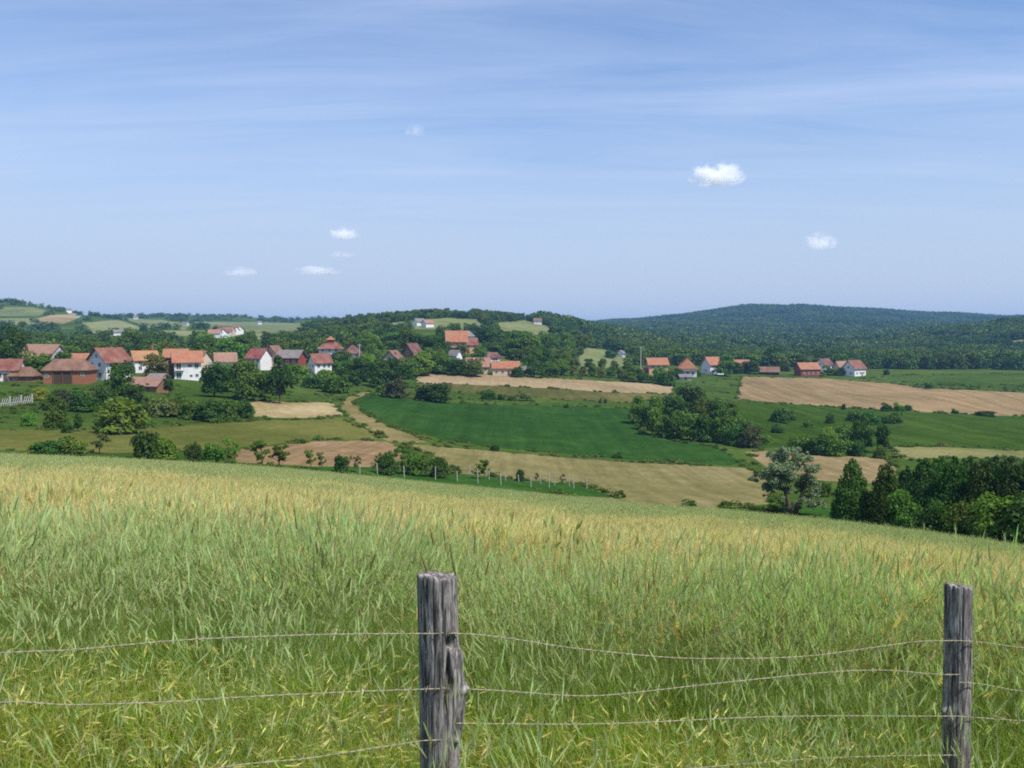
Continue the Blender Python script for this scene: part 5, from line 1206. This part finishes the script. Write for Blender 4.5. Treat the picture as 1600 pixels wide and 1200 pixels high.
# low scrub and tall weeds along the field edges and on rough ground
sx, sy = [], []
for ring in faces_in[:NF]:
    q = [(math.exp(pts[i][1]/.45)*math.sin(pts[i][0]), math.exp(pts[i][1]/.45)*math.cos(pts[i][0])) for i in ring]
    if q[0][1] > 520: continue
    for (xa, ya), (xb, yb) in zip(q, q[1:]+q[:1]):
        nn = max(1, int(math.hypot(xb-xa, yb-ya)/.8))
        for k in range(nn):
            sx.append(xa+(xb-xa)*k/nn+U(-.7, .7)); sy.append(ya+(yb-ya)*k/nn+U(-.7, .7))
sx = np.array(sx); sy = np.array(sy); edge_n = len(sx)
g = np.random.default_rng(77)
ry = np.sqrt(g.uniform(150**2, 440**2, 26000)); rpx = g.uniform(-60, 1660, 26000); rx = (rpx-800)/F*ry
ppx, ppy = project(rx, ry, H(rx, ry))
ok = smooth_noise(rx, ry, 61, 26) + .6*smooth_noise(rx, ry, 62, 8) > .35
for p in hill_polys[:14]: ok &= ~inside(p, ppx, ppy)
for (hx0, hx1, hy0, hy1) in HOUSE_BOX: ok &= ~((ppx > hx0-2) & (ppx < hx1+2) & (ppy > hy0) & (ppy < hy1+5))
sx = np.concatenate([sx, rx[ok]]); sy = np.concatenate([sy, ry[ok]])
kk = np.ones(len(sx), bool); kk[:edge_n] = smooth_noise(sx[:edge_n], sy[:edge_n], 60, 14) > .12
sx, sy = sx[kk], sy[kk]; m = len(sx)
w = g.uniform(.5, 1.6, m)*np.where(g.random(m) < .12, 1.6, 1); h = w*g.uniform(.3, .55, m)
o = scatter('scrub', np.stack([sx, sy, H(sx, sy)-.05], 1), np.stack([np.zeros(m), np.zeros(m), g.uniform(0, 6.28, m)], 1), np.stack([w, w, h], 1), g.integers(0, 3, m), [wood_clump(560+i, 'bush', 130, .2, c) for i, c in enumerate(((.06,.115,.018), (.085,.14,.022), (.12,.15,.035)))], WOODLEAF)
tag(o, 'low scrub and tall weeds along the field edges', kind='stuff')

# ------------------------------------------------------------------ small fair weather clouds
def cloud_mat(name, seed, dens):
    m, t, out = new_mat(name)
    tc = t.nodes.new('ShaderNodeTexCoord'); P = tc.outputs['Generated']
    mp = t.nodes.new('ShaderNodeMapping'); mp.inputs['Location'].default_value = (-1, -1, -.56); mp.inputs['Scale'].default_value = (2, 2, 1.5)
    t.links.new(P, mp.inputs[0])
    ln = t.nodes.new('ShaderNodeVectorMath'); ln.operation = 'LENGTH'; t.links.new(mp.outputs[0], ln.inputs[0])
    mo = t.nodes.new('ShaderNodeMapping'); mo.inputs['Location'].default_value = (seed*3.7, seed*1.9, 0); mo.inputs['Scale'].default_value = (4.6, 4.6, 2.2); t.links.new(P, mo.inputs[0])
    n1 = noise(t, mo.outputs[0], 1.0, 7, .62, .2)
    fall = M(t, 'SUBTRACT', 1.02, ln.outputs['Value'])
    d = M(t, 'ADD', fall, M(t, 'MULTIPLY', M(t, 'SUBTRACT', n1, .58), 3.4))
    d = M(t, 'MULTIPLY', d, mrange(t, fall, 0.02, .25))
    sep = t.nodes.new('ShaderNodeSeparateXYZ'); t.links.new(P, sep.inputs[0])
    d = M(t, 'MULTIPLY', d, mrange(t, sep.outputs[2], .04, .2))
    d = M(t, 'MAXIMUM', d, 0.0)
    v = t.nodes.new('ShaderNodeVolumePrincipled'); v.inputs['Color'].default_value = (1, 1, 1, 1); v.inputs['Anisotropy'].default_value = .1
    t.links.new(M(t, 'MULTIPLY', d, dens), v.inputs['Density'])
    t.links.new(v.outputs[0], out.inputs['Volume'])
    return m
CLOUDS = [(1120, 273, 100, 46, 1.3, 'brightest white puffy cloud high at right with a small wisp beside it'), (537, 365, 62, 24, 1.2, 'small white cloud uppermost of the cluster at left'), (497, 422, 84, 20, .8, 'long flat white cloud low over the middle hills'),
          (377, 424, 64, 18, .8, 'short flat cloud, lowest and leftmost in the sky'), (1282, 376, 62, 38, .7, 'soft grey white cloud over the far wooded ridge'), (533, 397, 54, 13, .5, 'faint thin cloud streak just below the white cluster cloud'), (649, 203, 44, 24, .25, 'faintest little cloud wisp high above the middle')]
for i, (px, py, w, h, dn, lab) in enumerate(CLOUDS):
    Y = 6500.0; u, T = ray(px, py); X = u*Y; Z = EYE - T*Y; k = Y/F
    bm = bmesh.new(); bmesh.ops.create_icosphere(bm, subdivisions=3, radius=1)
    me = bpy.data.meshes.new('cloud'); bm.to_mesh(me); bm.free()
    o = link('cloud', me, cloud_mat('cloud_vapour', i+1, dn*.036))
    o.location = (X, Y, Z); o.scale = (w*k*.48, w*k*.38, h*k*.44)
    tag(o, lab, 'cloud', 'small white clouds')

# ------------------------------------------------------------------ air
zmin = float(TZ.min()) - 1.0
zmax = max(float(TZ.max()) + 16, 60)
hz = MB(); hz.box(-7100, 7100, -7100, 7100, zmin, zmax)
m, t, out = new_mat('air')
v = t.nodes.new('ShaderNodeVolumePrincipled'); v.inputs['Color'].default_value = (.27, .54, 1, 1); v.inputs['Density'].default_value = 0.00015; v.inputs['Anisotropy'].default_value = .2
t.links.new(v.outputs[0], out.inputs['Volume'])
tag(hz.build('haze', m), 'thin bluish air', kind='stuff')
# ------------------------------------------------------------------ the label of every tree and bush
LM = LANDMARKS + [('green wheat field', 840, 665, 200), ('ploughed strip', 850, 600, 345), ('tilled field', 1380, 615, 360), ('sandy yard', 460, 640, 190), ('dirt track', 575, 660, 180), ('clover meadow', 1450, 670, 240), ('stubble patch', 500, 708, 130),
   ('hay meadow', 1000, 750, 130), ('olive pasture', 250, 685, 140), ('silvery willow', 1240, 800, 88), ('dark wood at the right edge', 1500, 800, 70), ('pale concrete fence', 25, 628, 190), ('vineyard posts', 760, 745, 120), ('grove in the middle', 1085, 675, 230)]
def ordinal(i, n):
    names = ['leftmost', 'second', 'third', 'fourth', 'fifth', 'sixth', 'seventh', 'eighth', 'ninth', 'tenth', 'eleventh', 'twelfth']
    if i == 0: return 'leftmost one'
    if i == n-1: return 'rightmost one'
    return names[min(i, 11)] + ' from left'
KW = {'round': 'leafy tree', 'loose': 'thin branched small tree', 'bush': 'bush', 'cone': 'conical tree', 'poplar': 'slim tree'}
bucket = {}
for t in TREES:
    if t['label']: lab = t['label']
    else:
        best = min(LM, key=lambda l: math.hypot((l[1]-t['px'])*.8, (l[2]-t['py'])*1.4))
        dx = t['px']-best[1]; dy = t['Y']-best[3]
        rel = 'behind' if dy > 14 else ('before' if dy < -14 else 'beside')
        if best[0] in ('dark wood at the right edge', 'grove in the middle', 'vineyard posts'): rel = 'in' if best[0] != 'vineyard posts' else 'by'
        hgt = t['Hm']
        size = ('tall ' if hgt > 10 else 'small ' if hgt < 4 else '') if t['kind'] != 'bush' else ('big ' if t['Wm'] > 6.5 else 'little ' if t['Wm'] < 2.6 else '')
        lab = f"{size}{COLOURS[t['colour']][1]} {KW[t['kind']]} {rel} the {best[0]}"
    bucket.setdefault(lab, []).append(t)
for lab, ts in bucket.items():
    ts.sort(key=lambda t: t['px'])
    for i, t in enumerate(ts):
        t['o']['label'] = lab if len(ts) == 1 else f"{lab}, {ordinal(i, len(ts))}"
        t['o']['group'] = 'bushes between the fields' if t['kind'] == 'bush' else ('trees of the dark wood at right' if t['kind'] == 'cone' else 'trees around the village and fields')
